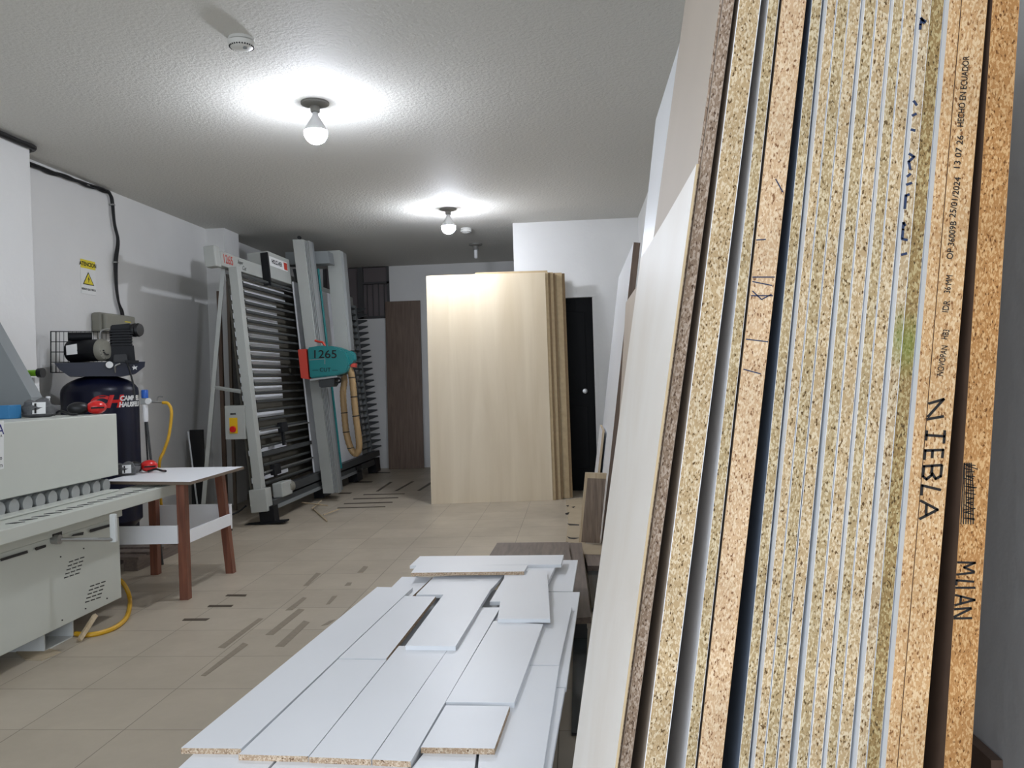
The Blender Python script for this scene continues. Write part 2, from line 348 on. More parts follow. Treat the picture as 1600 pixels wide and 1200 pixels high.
def detector(px, py, label):
    p = atz(px, py, CEIL); e = empty('smoke_detector', (p.x, p.y, CEIL), label, 'smoke detector')
    LA('mounting_base', [(.062, 0), (.064, -.01), (.06, -.014), (0, -.014)], (0, 0, 0), 'detector', e, seg=32)
    LA('housing', [(.055, -.014), (.066, -.02), (.062, -.038), (.05, -.048), (.028, -.056), (0, -.058)], (0, 0, 0), 'detector', e, seg=32)
    bm = bmesh.new()
    for k in range(28):
        a = 2*PI*k/28; c = Vector((math.cos(a)*.0565, math.sin(a)*.0565, -.0425)); box(bm, c-Vector((.003, .003, .003)), c+Vector((.003, .003, .003)))
    link('vent_slots', bm, 'black', e)
    LA('test_button', [(.01, -.052), (.01, -.059), (0, -.06)], (.025, -.02, 0), 'grey_metal', e, seg=12)
detector(377, 60, 'round off-white smoke detector on ceiling at upper left, nearest one')
detector(728, 357, 'small round smoke detector on ceiling just behind the farther glowing bulb')

# ------------------------------------------------------------------ the standing stack of boards at the right
def lean_board(name, X0, z_at, slope, t, y0, L, Ht, mats, label, group=None, zbase=None, curve=0):
    """left face passes through (X0,z_at) with dX/dz=slope; mats = (left/right face, cut edge)"""
    phi = math.atan(slope); c, s = math.cos(phi), math.sin(phi)
    bx = X0-slope*(z_at-t*s)                            # left-bottom corner at z = t*s
    bm = bmesh.new(); fs = box(bm, (0, 0, 0), (t, L, Ht))
    for f, k in zip(fs, (1, 1, 1, 0, 1, 0)): f.material_index = k
    o = link(name, bm, list(mats)); o.location = (bx, y0, t*s+.0005); o.rotation_euler = (0, phi, 0)
    tag(o, label, 'board', group); return o
def row_to(px, row, D):
    p = aty(px, row, D); return p.x, p.z
G = 'boards standing on edge against the right wall'
# (left px at y=0, left px at y=1200, thickness px mean, front depth, length, height, face, edge, label)
ST = [
 (1125, 963, 4, 1.005, .58, 2.15, 'grey_lam', 'chip_grey', 'thin beige board with rough chipped edge, right behind the short pale veneer sheet'),
 (1130, 968, 18, 1.00, .59, 2.15, 'grey_lam', 'chip_grey', 'standing board with grey-brown chip edge, second behind the short pale veneer sheet'),
 (1151, 1004, 35.5, 1.00, .62, 2.15, 'grey_lam', 'chip_tan', 'thick tan chipboard with gaps on both sides, nearest thick one to the pale veneer sheet'),
 (1201, 1070, 17, 1.00, 1.87, 2.15, 'white_lam', 'chip_olive', 'board standing between two thick chipboards, its wide pale face showing in the gap'),
 (1222, 1090, 39, 1.00, 1.6, 1.86, 'taupe_lam', 'chip_pink', 'thick orange-tan chipboard with faint marker scribbles across its edge'),
 (1269, 1154, 16, 1.00, 1.8, 1.86, 'shade_lam', 'chip_olive', 'first thin chipboard right of the dark blue gap'),
 (1293, 1178, 14.5, .9861, 1.8, 1.86, 'white_edge', 'chip_tan', 'thin chipboard with thick white line on its left, second from the dark blue gap'),
 (1307, 1193, 18.5, .9851, 1.8, 1.86, 'white_edge', 'chip_olive', 'thin chipboard standing third right of the dark blue gap'),
 (1327, 1214, 18.5, .9861, 1.8, 1.86, 'white_edge', 'chip_tan', 'thin chipboard standing fourth from the dark blue gap, dark seam at its right'),
 (1350, 1243, 18, .9761, 1.8, 1.86, 'white_edge', 'chip_olive', 'thin chipboard standing fifth right of the dark blue gap, white line on its left'),
 (1370, 1263, 20, .9741, 1.8, 1.86, 'white_edge', 'chip_tan', 'thin chipboard standing sixth right of the dark blue gap'),
 (1394, 1289, 15.5, .9651, 1.8, 1.86, 'white_edge', 'chip_olive', 'thin chipboard right of the bluish white line, seventh right of the dark blue gap'),
 (1409, 1305, 20, .9641, 1.8, 1.86, 'white_edge', 'chip_tan', 'thin chipboard standing eighth right of the dark blue gap'),
 (1435, 1335, 15, .9541, 1.8, 1.86, 'white_edge', 'CHIP_G', 'torn thin chipboard with blue marker letters and a green smear'),
 (1450, 1351, 20.5, .9571, 1.8, 1.86, 'white_edge', 'CHIP_W', 'weathered brownish chipboard left of the broad white line, green smear on it'),
 (1481, 1382, 18, .9451, 1.8, 1.86, 'white_edge', 'chip_orange', 'orange chipboard right of the broad white line, left neighbour of the printed board'),
 (1499, 1400, 39.5, .9441, 1.8, 1.86, 'brown_lam', 'chip_orange', 'thick orange chipboard with NIEBLA in marker and black print on its edge'),
 (1537, 1468, 41.5, .9421, 1.8, 1.86, 'brown_lam', 'chip_deep', 'rightmost thick chipboard with MILAN in marker below a scribble'),
]
M['chip_pink'] = chipmat('chip_edge_pinkish_tan', (250, 222, 184), (226, 188, 146), (140, 98, 66), lamw=.01, lam=(220, 180, 135))
M['CHIP_G'] = chipmat('chip_edge_tan_smeared', (236, 216, 182), (200, 172, 132), (108, 80, 48), green=(.009, 0, .66))
M['CHIP_W'] = chipmat('chip_edge_weathered_smeared', (206, 184, 134), (164, 134, 86), (92, 72, 44), lamw=.02, green=(.006, 0, .655))
boards = []; prev = None
for (a, b, w, D, L_, Ht, fm, em, lab) in ST:
    xa, za = row_to(a, 0, D); xb, zb = row_to(b, 1200, D)
    sl = (xa-xb)/(za-zb); t = w/F*D*math.cos(math.atan(sl))*.935
    g = lambda z, xb=xb, zb=zb, sl=sl: xb+sl*(z-zb)
    lo, hi = g(0), g(Ht)
    if prev:                                            # never pass through the left neighbour
        plo, psl, pH = prev; hm = min(Ht, pH); lo = max(lo, plo+.0006); mid = max(lo+(hi-lo)*hm/Ht, plo+psl*hm+.0006); hi = lo+(mid-lo)*Ht/hm
    sl = (hi-lo)/Ht
    hz = t*math.sqrt(1+sl*sl)
    o = lean_board('particle_board', lo, 0, sl, t, D, L_, Ht/math.cos(math.atan(sl)), (fm, em), lab, G)
    boards.append((o, lo, sl, t, D)); prev = (lo+hz, sl, Ht)
def local(i, px, py):
    o, lo, sl, t, D = boards[i]; p = aty(px, py, D)
    m = Matrix.Translation(o.location) @ Matrix.Rotation(o.rotation_euler[1], 4, 'Y'); return m.inverted() @ p
def pxstrokes(i, lines, w, m, name='marker_writing', label=None, split=False):
    if split:
        for ln in lines: pxstrokes(i, [ln], w, m, name)
        return
    ls = [[(local(i, *p).x, local(i, *p).z) for p in ln] for ln in lines]
    t = boards[i][3]; ls = [[(min(max(x, .0008), t-.0008), z) for x, z in ln] for ln in ls]
    o = strokes(name, ls, w, m, boards[i][0])
    if label: o['label'] = label
# NIEBLA, each letter read downwards with its top to the right
def zc(pts, s=3.158, ox=1400, oy=600): return [(ox+x/s, oy+y/s) for x, y in pts]
pxstrokes(16, [zc([(148, 95), (235, 75)]), zc([(235, 75), (140, 160)]), zc([(140, 172), (232, 160)]),
    zc([(150, 232), (143, 275)]), zc([(147, 252), (238, 258)]), zc([(240, 232), (236, 290)]),
    zc([(140, 325), (132, 370)]), zc([(138, 328), (232, 325)]), zc([(180, 330), (178, 362)]), zc([(232, 325), (228, 362)]),
    zc([(125, 405), (225, 400)]), zc([(125, 405), (128, 455), (150, 470), (175, 450), (178, 405)]), zc([(178, 440), (195, 468), (220, 455), (226, 402)]),
    zc([(122, 500), (218, 522)]), zc([(122, 500), (118, 545)]),
    zc([(108, 575), (205, 620)]), zc([(205, 620), (118, 665)]), zc([(150, 597), (148, 645)])], .0029, 'ink')
pxstrokes(17, [zc([(305, 880), (390, 882)]), zc([(390, 882), (335, 905), (385, 925)]), zc([(385, 930), (300, 940)]),
    zc([(295, 968), (382, 975)]), zc([(295, 1005), (388, 1005)]), zc([(295, 968), (292, 990)]),
    zc([(275, 1040), (388, 1065)]), zc([(388, 1065), (272, 1090)]), zc([(320, 1048), (318, 1078)]),
    zc([(275, 1110), (370, 1105)]), zc([(370, 1108), (285, 1148)]), zc([(270, 1155), (372, 1155)])], .0024, 'ink')
random.seed(3)
sc_l = [zc([(330+random.uniform(0, 25), 395+i*13+random.uniform(-8, 8)), (400-random.uniform(0, 25), 400+i*13+random.uniform(-10, 10))]) for i in range(22)]
sc_l += [zc([(330+k*11-i*3, 390), (325+k*11, 520), (320+k*12, 690)]) for i, k in enumerate(range(6))]
pxstrokes(17, sc_l, .0011, 'ink', 'marker_scribble')
pxstrokes(13, [[(1432, 28), (1444, 36)], [(1430, 45), (1428, 38), (1440, 30), (1446, 34)], [(1424, 158), (1432, 164)], [(1418, 180), (1431, 178)], [(1414, 202), (1429, 204)],
    [(1411, 240), (1428, 245), (1411, 252), (1422, 264)], [(1410, 275), (1422, 272)], [(1410, 288), (1424, 286)], [(1407, 305), (1420, 304)], [(1407, 305), (1405, 325)],
    [(1405, 372), (1402, 358), (1410, 348), (1414, 352)], [(1404, 373), (1417, 375)], [(1409, 398), (1416, 396)]], .0028, 'inkb', split=True)
pxstrokes(4, [[(1212, 280), (1224, 330)][0:1]+[(1223, 300)], [(1182, 375), (1196, 374)], [(1176, 433), (1210, 433)], [(1176, 440), (1206, 446)], [(1174, 462), (1207, 462)], [(1176, 455), (1190, 468), (1205, 460)],
    [(1166, 530), (1200, 534)], [(1162, 577), (1188, 584)]], .0013, 'inkb', 'marker_line', split=True)
# black print on the thick board, reading upwards
def printed(i, s, p0, p1, size):
    a = local(i, *p0); b = local(i, *p1); mid = (a+b)/2; d = (b-a); o = boards[i][0]
    mw = frame((mid.x, -.0004, mid.z), (d.x, 0, d.z), (-1, 0, 0)); q = text('printed_text', s, size, mw, 'ink', o, sx=1)
    xs = [v.co.z for v in q.data.vertices]; ln = max(xs)-min(xs); k = abs(d.z)/ln
    for v in q.data.vertices: v.co.z = mid.z+(v.co.z-mid.z)*k; v.co.x = v.co.x
    q.data.update()
printed(16, 'NOVOPAN', (1469, 587), (1476, 540), .0095)
printed(16, 'HB3', (1476, 530), (1479, 515), .0095)
printed(16, 'IDR', (1477, 488), (1480, 470), .0095)
printed(16, '36 MM', (1480, 458), (1484, 430), .0095)
printed(16, 'OP 36009B', (1484, 405), (1490, 346), .0095)
printed(16, '25/01/2024', (1488, 340), (1497, 277), .0095)
printed(16, '13 07 26', (1495, 264), (1501, 213), .0095)
printed(16, '- HECHO EN ECUADOR', (1500, 205), (1510, 88), .0095)

# short pale veneer sheet in front of the stack
o0, lo0, sl0, t0, D0 = boards[0]
bm = bmesh.new(); phi = math.atan(sl0); tt = .003
zt = 1.28+(588-258)/F*1.0-.012
n = 14; Ls = .86; outl = []
for k in range(n+1):
    f = k/n; outl.append((.0, f*Ls, (zt+.0)*(1-.0)/math.cos(phi)-.004*math.sin(f*PI*1)+.012*f))
pts = [(0, 0, 0)]+outl+[(0, Ls, 0)]
prism(bm, pts, (tt, 0, 0), 0)
for f in bm.faces:
    if abs(f.calc_center_median().x-tt/2) < tt*.3: f.material_index = 1
o = link('veneer_sheet', bm, ['ply_white', 'mdf2']); o.location = (lo0-tt*1.05/math.cos(phi)-.0005, .985, tt*math.sin(phi)+.0006); o.rotation_euler = (0, phi, 0)
tag(o, 'short pale off-white veneer sheet, outermost of the standing stack, its whole face in view', 'sheet')

# thin boards farther back along the right wall
def back_board(x_floor, x_top, ztop, t, y0, L_, mats, label, name='leaning_board'):
    sl = (x_top-x_floor)/ztop
    return lean_board(name, x_floor, 0, sl, t, y0, L_, ztop/math.cos(math.atan(sl)), mats, label, 'boards leaning on the right wall farther back')
pf = atz(939, 850, 0); pt = aty(990, 380, pf.y)
back_board(pf.x, pt.x, pt.z, .05, pf.y, 2.2, ('white_lam', 'oak'), 'tall white-faced leaning panel with dark brown edge, beyond the standing stack')
pt2 = aty(997, 445, 4.9)
back_board(pf.x+.012+.06, pt2.x, pt2.z, .022, 4.95, 1.15, ('grey_lam', 'oak'), 'grey-beige panel leaning between the pale veneer sheet and the dark-edged white panel')

# ------------------------------------------------------------------ plywood sheets by the doorway
ph = empty
def ply_sheet(pl0, pr0, y0, t, Ht, lean, mats, label, name='plywood_sheet', group='sheets leaning by the dark doorway', yaw=0):
    W = pr0-pl0; bm = bmesh.new(); fs = box(bm, (0, 0, 0), (W, t, Ht))
    for f, k in zip(fs, (1, 1, 0, 1, 0, 1)): f.material_index = k
    o = link(name, bm, list(mats)); o.location = (pl0, y0, .001); o.rotation_euler = (-lean, 0, yaw); tag(o, label, 'sheet', group); return o
fl = atz(674, 788, 0); fr = atz(864, 782, 0); yaw = math.atan2(fr.y-fl.y, fr.x-fl.x)
fw = (fr-fl).length; Ht = 2.44; tp = .35/2.44*.5
tl = aty(677, 431, fl.y+.22); Hz = tl.z
lean = math.asin(.22/2.44); HS = Hz/math.cos(lean)
labs = ['pale birch plywood sheet leaning in front, its whole face lit', 'sheet edge directly behind the front plywood, pale strip', 'thin brown fibreboard just right of the plywood front sheet',
        'narrow pale sheet edge, third behind the front plywood', 'thin dark seam sheet, fourth behind the front plywood', 'wide tan fibreboard strip, second from the back of the plywood row', 'rearmost brown sheet of the plywood row, beside the dark doorway']
offs = [0, .030, .052, .082, .104, .175, .205]; mm = [('ply', 'mdf2'), ('mdf2', 'mdf'), ('mdf', 'mdf'), ('mdf2', 'mdf'), ('mdf', 'mdf'), ('mdf2', 'mdf2'), ('mdf', 'mdf')]
for i, (lb, of, m_) in enumerate(zip(labs, offs, mm)):
    ply_sheet(fl.x+of, fl.x+of+fw, fl.y+i*.020+(.03 if i > 4 else 0)+of*math.tan(yaw), .017, HS-(0.0 if i % 2 == 0 else -.006), lean-(0 if i < 5 else .004), m_, lb, yaw=yaw)
ply_sheet(fl.x+.5, fl.x+1.28, fl.y+.215, .012, HS+.04, lean-.006, ('mdf2', 'mdf'), 'sheet peeking just above the top of the plywood row', yaw=yaw)
# brown panel leaning on the back wall
a = atz(612, 731, 0); b = atz(664, 731, 0); zt_ = aty(611, 471, YB-.04).z
o = ply_sheet(a.x, b.x, YB-.16, .03, zt_, .045, ('oak', 'oak'), 'narrow dark brown wood panel leaning on the back wall beside the window', 'oak_board', None)
# ------------------------------------------------------------------ small boards right of the floor
def face_board(name, quad, D, t, mats, label, cat='board', z0=None):
    """upright piece facing the camera: pixel quad on plane y=D"""
    P = [aty(x, y, D) for x, y in quad]; base = Vector((sum(p.x for p in P)/4, D, 0))
    bm = bmesh.new(); fs = prism(bm, [p-base for p in P], (0, t, 0))
    fs[0].material_index = 0
    for f in fs[1:]: f.material_index = 1
    o = link(name, bm, list(mats)); o.location = base; return tag(o, label, cat)
def floor_quad(quad, z): return [atz(x, y, z) for x, y in quad]
def flat_board(name, quad, ztop, t, mats, label, cat='board', group=None, edge_fronts=None, shrink=0, parent=None):
    P = floor_quad(quad, ztop); c = sum(P, Vector())/len(P); base = Vector((c.x, c.y, ztop-t))
    P = [p-base for p in P]
    if shrink: P = [Vector((p.x-math.copysign(shrink, p.x), p.y-math.copysign(shrink, p.y), p.z)) for p in P]
    bm = bmesh.new(); top = [bm.verts.new(p) for p in P]; bot = [bm.verts.new((p.x, p.y, 0)) for p in P]; n = len(P)
    bm.faces.new(top); bm.faces.new(bot[::-1]).material_index = 0
    for i in range(n):
        f = bm.faces.new((top[i], bot[i], bot[(i+1) % n], top[(i+1) % n])); f.material_index = (edge_fronts[i] if edge_fronts else 1)
    o = link(name, bm, list(mats)); o.location = base
    return tag(o, label, cat, group)
yb = atz(910, 852, 0).y
oko = face_board('oak_offcut', [(908, 847), (937, 849), (947, 748), (918, 747)], yb, .05, ('oakgrey', 'pine'), 'short upright grey-brown oak offcut with pale top, standing on the floor')
def as_part(o, par):
    for k in ('label', 'category', 'group'):
        if k in o: del o[k]
    o.location = o.location-par.location; o.parent = par
as_part(face_board('side_strip', [(904.5, 847), (908, 847), (918, 747), (914.5, 739)], yb, .05, ('pine', 'pine'), ''), oko)
as_part(face_board('top_strip', [(918, 747), (947, 748), (948, 740), (914.5, 739)], yb, .05, ('pine', 'pine'), ''), oko)
o = back_board(atz(925, 805, 0).x, aty(941, 672, 7.4).x, aty(941, 672, 7.4).z, .02, 7.35, .8, ('white_lam', 'pine'), 'low narrow white board leaning behind the upright oak offcut')
# cardboard on the floor
cardq = [(884, 781), (930, 775), (915, 850), (884, 846), (888, 815)]
bm = bmesh.new(); P = floor_quad(cardq, .004); base = Vector((P[0].x, P[0].y, 0)); prism(bm, [p-base-Vector((0, 0, .0035)) for p in P], (0, 0, .0035)); o = link('cardboard_sheet', bm, 'cardboard'); o.location = base
tag(o, 'torn tan cardboard sheet lying on the floor before the dark doorway', 'cardboard')
for q in ([(884, 790), (889, 789), (888, 792)], [(893, 792), (899, 791), (896, 794)], [(883, 802), (890, 800), (888, 804), (884, 804)], [(886, 818), (905, 819.5), (905, 821), (890, 821)], [(886, 838), (892, 840), (906, 840.5), (897, 842.5), (889, 841.5)]):
    bm = bmesh.new(); prism(bm, [p-base for p in floor_quad(q, .0042)], (0, 0, .0006)); link('torn_hole', bm, 'ink', o)
flat_board('brown_board', [(777, 848), (888, 847), (893, 880), (757, 880)], .145, .03, ('oakside', 'oakside'), 'dark brown panel lying crosswise behind the white pile', edge_fronts=[1]*4)
flat_board('brown_board', [(888, 848), (909, 848), (923.5, 964), (893, 966), (880, 900)], .115, .03, ('oakside', 'oakside'), 'long dark brown panel lying along the right side of the white pile', edge_fronts=[1]*5)
flat_board('brown_board', [(891, 850), (906, 850), (917, 975), (888, 975)], .08, .078, ('oakside', 'dgrey'), 'dark lower panel supporting the long brown panel beside the white pile', edge_fronts=[1]*4)
flat_board('pale_offcut', [(909, 849), (942, 852), (940, 866), (912, 866)], .03, .025, ('cardboard', 'pine'), 'flat pale offcut lying at the foot of the upright oak offcut')
flat_board('brown_offcut', [(913, 866), (942, 867), (940, 884), (918, 884)], .06, .055, ('oakside', 'oakside'), 'small brown offcut lying between the pale offcut and the dark painted reflection')
flat_board('reflection_sheet', [(918, 892), (941, 892), (935, 950), (925, 950)], .03, .02, ('reflect_dark', 'black'), 'narrow dark panel painted as a floor reflection beside the long brown panel', cat='sheet')  # panel laid in to paint a floor reflection
flat_board('reflection_sheet', [(896, 982), (918, 982), (912, 1145), (893, 1145)], .012, .01, ('reflect_dark', 'black'), 'dark sheet painted as a reflection of the boards on the floor right of the white pile', cat='sheet')  # sheet laid in to paint the boards' reflection on the tiles
p = atx(1556, 1180, XR-.005)
B_ = B('wood_offcut', (-.02, 0, 0), (0, .12, p.z), 'brown_lam'); B_.location = (XR-.003, p.y-.02, 0); tag(B_, 'small dark wooden offcut against the right wall at the bottom right corner', 'board')

# ------------------------------------------------------------------ white board pile
WB = 'white melamine boards in the low pile'
t16 = .0158
L = {1: .252, 2: .268, 3: .284, 4: .300, 5: .316, 6: .332}
W1 = ('white_lam', 'chip_flat', 'white_edge')
c_, w_ = 1, 2
pile = [  # quad order: near-left, near-right, far-right, far-left ; edges: near, right, far, left
 ([(282, 1169), (377, 1170), (645, 918), (589, 917)], 4, (c_, w_, w_, w_), 'long white board along the left side of the pile, chip edge at front'),
 ([(372, 1179), (482, 1182), (604, 1031), (528, 1030)], 4, (c_, w_, w_, w_), 'white board with dark ticks on its front chip edge'),
 ([(482, 1183), (580, 1187), (703, 1010), (623, 1009)], 4, (c_, w_, w_, w_), 'white board at front of the pile, third from the left'),
 ([(581, 1187), (641, 1190), (746.6, 1010), (782, 949), (745, 949)], 4, (c_, w_, w_, c_, w_), 'narrow white board at front of the pile, fourth from the left beside a dark gap'),
 ([(528.5, 1029), (604, 1029), (681, 932), (632, 931)], 4, (w_, c_, w_, w_), 'white board in the left middle of the pile between two open slots'),
 ([(633, 1009), (712, 1010), (768, 919), (700, 919)], 5, (w_, w_, w_, c_), 'white board on top in the middle of the pile, free right side showing'),
 ([(777, 967), (860, 967), (855, 892), (789, 892)], 5, (w_, w_, w_, w_), 'white board lying on top at the right rear of the pile'),
 ([(696, 1097), (804, 1098), (849, 975), (771, 970)], 4, (w_, w_, w_, w_), 'large white board with white front edge, right of the narrow front board'),
 ([(657, 1168), (773, 1170), (797, 1103), (696, 1102)], 4, (c_, c_, w_, w_), 'short white board with chip front edge at the right front of the pile'),
 ([(642, 895), (819, 893), (825, 883), (651, 883)], 6, (c_, w_, w_, w_), 'narrow white strip with brown chip front edge lying across the rear of the pile'),
 ([(640, 884), (877, 882), (881, 867), (656, 869)], 5, (w_, w_, w_, w_), 'rearmost long white board lying across the end of the pile'),
 ([(765, 940), (842, 940), (869, 883), (800, 883)], 4, (w_, w_, w_, w_), 'white board under the crosswise strips at the right rear, slanting right edge'),
 ([(650, 929), (760, 929), (792, 894), (678, 901)], 4, (w_, w_, w_, w_), 'white board beneath the brown-edged strip at the rear middle'),
 ([(598, 931), (645, 931), (676, 902), (628, 901)], 3, (w_, c_, w_, w_), 'white board end peeking out at the rear left of the pile'),
 ([(750, 1039), (874, 1039), (894, 948), (800, 948)], 3, (w_, w_, w_, w_), 'white board one step down on the right side, rear half'),
 ([(745, 1215), (847, 1215), (874, 1040), (760, 1040)], 3, (w_, w_, w_, w_), 'white board one step down on the right side, front half'),
 ([(620, 1230), (738, 1230), (752, 1120), (706, 1120)], 3, (w_, w_, w_, w_), 'white board at the bottom edge below the short chip-edged board'),
 ([(395, 1230), (617, 1230), (700, 1110), (506, 1110)], 3, (w_, w_, w_, w_), 'white board at the very front, under the chip-edged front boards'),
 ([(246, 1230), (392, 1230), (500, 1110), (375, 1110)], 3, (w_, w_, w_, w_), 'white board at the front left, under the long left board'),
 ([(800, 1074), (885, 1074), (906, 925), (850, 925)], 2, (w_, w_, w_, w_), 'white board two steps down on the right side, middle'),
 ([(780, 1225), (857, 1225), (883, 1075), (800, 1075)], 2, (w_, w_, w_, w_), 'white board two steps down on the right side, front'),
 ([(850, 924), (895, 924), (903, 875), (860, 875)], 2, (w_, w_, w_, w_), 'white board two steps down at the right rear corner of the pile'),
]
for q, lv, ed, lb in pile:
    flat_board('melamine_board', q, L[lv], t16, W1, 'white melamine' and lb, 'board', WB, edge_fronts=ed, shrink=.0008)
# full boards beneath, edges only
A = atz(420, 1010, .25); 
q0 = [(255, 1240), (850, 1240), (893, 940), (640, 892)]
fill = floor_quad([(300, 1215), (835, 1215), (886, 940), (655, 900)], .25)
for k in range(15):
    zt2 = .252-.0*k-k*.0162
    j = [random.uniform(-.02, .0) for _ in range(2)]
    P = [p+Vector((j[0], j[1]*.5, 0)) for p in fill]; c = sum(P, Vector())/4
    bm = bmesh.new(); prism(bm, [Vector((p.x-c.x, p.y-c.y, 0)) for p in P], (0, 0, .0158)); o = link('melamine_board', bm, 'white_edge'); o.location = (c.x, c.y, zt2-.0158 if k < 15 else 0)
    tag(o, 'white board deep in the low pile, only its edge showing at the right side', 'board', 'lower boards of the white pile')
# small supports inside the pile under level gaps
tick = bmesh.new()

# ------------------------------------------------------------------ panel saw
SL = -.082
saw = empty('panel_saw', (-2.93, 0, 0), 'tall grey-white vertical panel saw with horizontal rails and teal saw head, along the left wall', 'machine', rot=(0, math.atan(SL), 0))
cl = math.cos(math.atan(SL))
def sawp(px, py, off=0):
    """pixel -> local saw coordinates on the leaned plane x=off"""
    m = Matrix.Translation((-2.93, 0, 0)) @ Matrix.Rotation(math.atan(SL), 4, 'Y'); mi = m.inverted(); o_ = mi @ O; d = mi.to_3x3() @ ray(px, py)
    return o_+d*((off-o_.x)/d.x)
YS, YE = 7.42, 11.7
B('post', (-.05, YS, .2), (.03, YS+.1, 2.4), 'saw_enamel', saw, .004)
B('post', (-.05, YE-.1, .2), (.0, YE, 2.4), 'grey_metal', saw, .004)
B('post', (-.09, 9.3, .2), (-.05, 9.4, 2.4), 'dgrey', saw, .003)
B('top_beam', (-.13, YS-.13, 2.4), (-.052, YE+.05, 2.535), 'saw_enamel', saw, .006)
B('end_cap', (-.16, YS-.25, 2.38), (-.052, YS-.132, 2.57), 'saw_enamel', saw, .012)
nb = 24; zs = [2.35-.0865*k for k in range(nb)]
for k, z in enumerate(zs):
    bm = bmesh.new(); box(bm, (-.03, YS+.1, z-.012), (.004, YE-.1, z+.004)); box(bm, (-.02, YS+.1, z+.004), (.002, YE-.1, z+.010), 1)
    link('rail', bm, ['dgrey', 'bar'], saw)
    B('rail_clip', (-.01, YS+.1, z-.016), (.022, YS+.14, z+.014), 'black_metal', saw)
    bm = bmesh.new(); prism(bm, [(-.02, YE, z-.05), (-.02, YE, z+.02), (.13, YE, z+.005), (.13, YE, z-.012)], (0, .03, 0)) ; link('end_bracket', bm, 'dgrey', saw)
for k in range(nb-1):
    z = (zs[k]+zs[k+1])/2
    if k < 2: a_, b_ = .35+.0*k, 1.45
    else: a_, b_ = .02, 1.18-.01*k
    if k in (14, 16, 18, 20, 21): continue
    B('backing_slat', (-.10, YS+.1+a_*.2, z-.026), (-.09, YS+.1+b_, z+.024), 'white_lam', saw)
bm = bmesh.new(); box(bm, (-.13, YS+.12, .3), (-.115, YE-.1, 2.36)); link('backing_panel', bm, 'backing', saw)
B('base_beam', (-.06, YS+.1, .12), (.09, YE, .2), 'dgrey', saw, .004)
B('support_ledge', (.0, YS+.45, .22), (.10, YE, .3), 'dgrey', saw, .004)
B('base_trim', (.08, YS+.1, .115), (.10, YE-1, .15), 'grey_metal', saw)
for (z, y0, y1) in ((.86, .1, 1.5), (.47, .1, 1.5)):
    T('guide_rod', [(.04, YS+y0, z), (.04, YS+y1, z)], .009, 'steel', saw, smooth=False)
    bm = bmesh.new(); y = YS+(.6 if z > .6 else .28); box(bm, (.02, y, z-.05), (.07, y+.16, z+.05), bev=.005); box(bm, (.03, y+.05, z-.18 if z > .6 else z-.07), (.05, y+.1, z)); link('rod_carriage', bm, 'black_metal', saw)
B('scale_bar', (.0, YS+.1, .62), (.05, YS+1.5, .66), 'dgrey', saw)
bm = bmesh.new(); box(bm, (-.08, YS-.04, .12), (.08, YS+.1, .33), bev=.006); link('foot_block', bm, 'saw_enamel', saw)
bm = bmesh.new(); box(bm, (-.02, YS, .012), (.12, YS+.12, .16)); box(bm, (-.35, YS-.02, 0), (.22, YS+.1, .014)); link('foot', bm, 'black_metal', saw)
for y in (9.0, 10.4, 11.4):
    bm = bmesh.new(); box(bm, (-.02, y, .01), (.1, y+.25, .2)); link('foot', bm, 'black_metal', saw)
B('drive_motor', (.02, YS+.28, .2), (.12, YS+.55, .34), 'saw_enamel', saw, .01)
LA('motor_drum', [(0, 0), (.06, 0), (.06, .12), (0, .12)], (.07, YS+.5, .27), 'boxgrey', saw, 'y')
# brace and electric box
b0 = Vector((-3.30, 7.5, 2.33)); 
def tosaw(p): return (Matrix.Translation((-2.93, 0, 0)) @ Matrix.Rotation(math.atan(SL), 4, 'Y')).inverted() @ Vector(p)
br0 = aty(350, 408, 7.5); br1 = aty(314, 760, 7.5)
bm = bmesh.new(); tube(bm, [tosaw(br0), tosaw((br1.x, 7.5, .03))], .026, 4, False); link('rear_brace', bm, 'saw_enamel', saw)
c0 = aty(334, 605, 7.5); c1 = aty(377, 612, 7.5); bm = bmesh.new(); tube(bm, [tosaw(c0), tosaw(c1)], .018, 4, False); link('cross_brace', bm, 'saw_enamel', saw)
e0 = aty(352, 634, 7.42); e1 = aty(380, 686, 7.42)
eb = bmesh.new(); box(eb, (e0.x, 7.4, e1.z), (e1.x+.03, 7.52, e0.z), bev=.005)
ob = link('electric_box', eb, 'saw_enamel'); ob.parent = saw; ob.matrix_local = (Matrix.Translation((-2.93, 0, 0)) @ Matrix.Rotation(math.atan(SL), 4, 'Y')).inverted()
yp = B('switch_plate', (e0.x+.045, 7.393, e1.z+.055), (e0.x+.12, 7.4, e1.z+.2), 'yellow', ob)
cxx = e0.x+.083
LA('stop_button', [(0, -.03), (.026, -.03), (.03, -.022), (.03, -.012), (.012, -.008), (.012, 0), (0, 0)], (cxx, 7.393, e1.z+.095), 'red', ob, 'y')
text('printed_text', '■■■', .02, frame((cxx, 7.392, e1.z+.235), (1, 0, 0), (0, 0, 1)), 'ink', ob)
# beam lettering
text('beam_number', '1265', .115, frame((-.0505, YS+.02, 2.468), (0, 1, 0), (0, 0, 1)), 'redp', saw, bold=.001)
text('beam_lettering', 'Super', .055, frame((-.0505, YS+.30, 2.487), (0, 1, 0), (0, 0, 1)), 'ink', saw, shear=.5)
text('beam_lettering', 'Cut', .06, frame((-.0505, YS+.38, 2.44), (0, 1, 0), (0, 0, 1)), 'ink', saw, shear=.5)
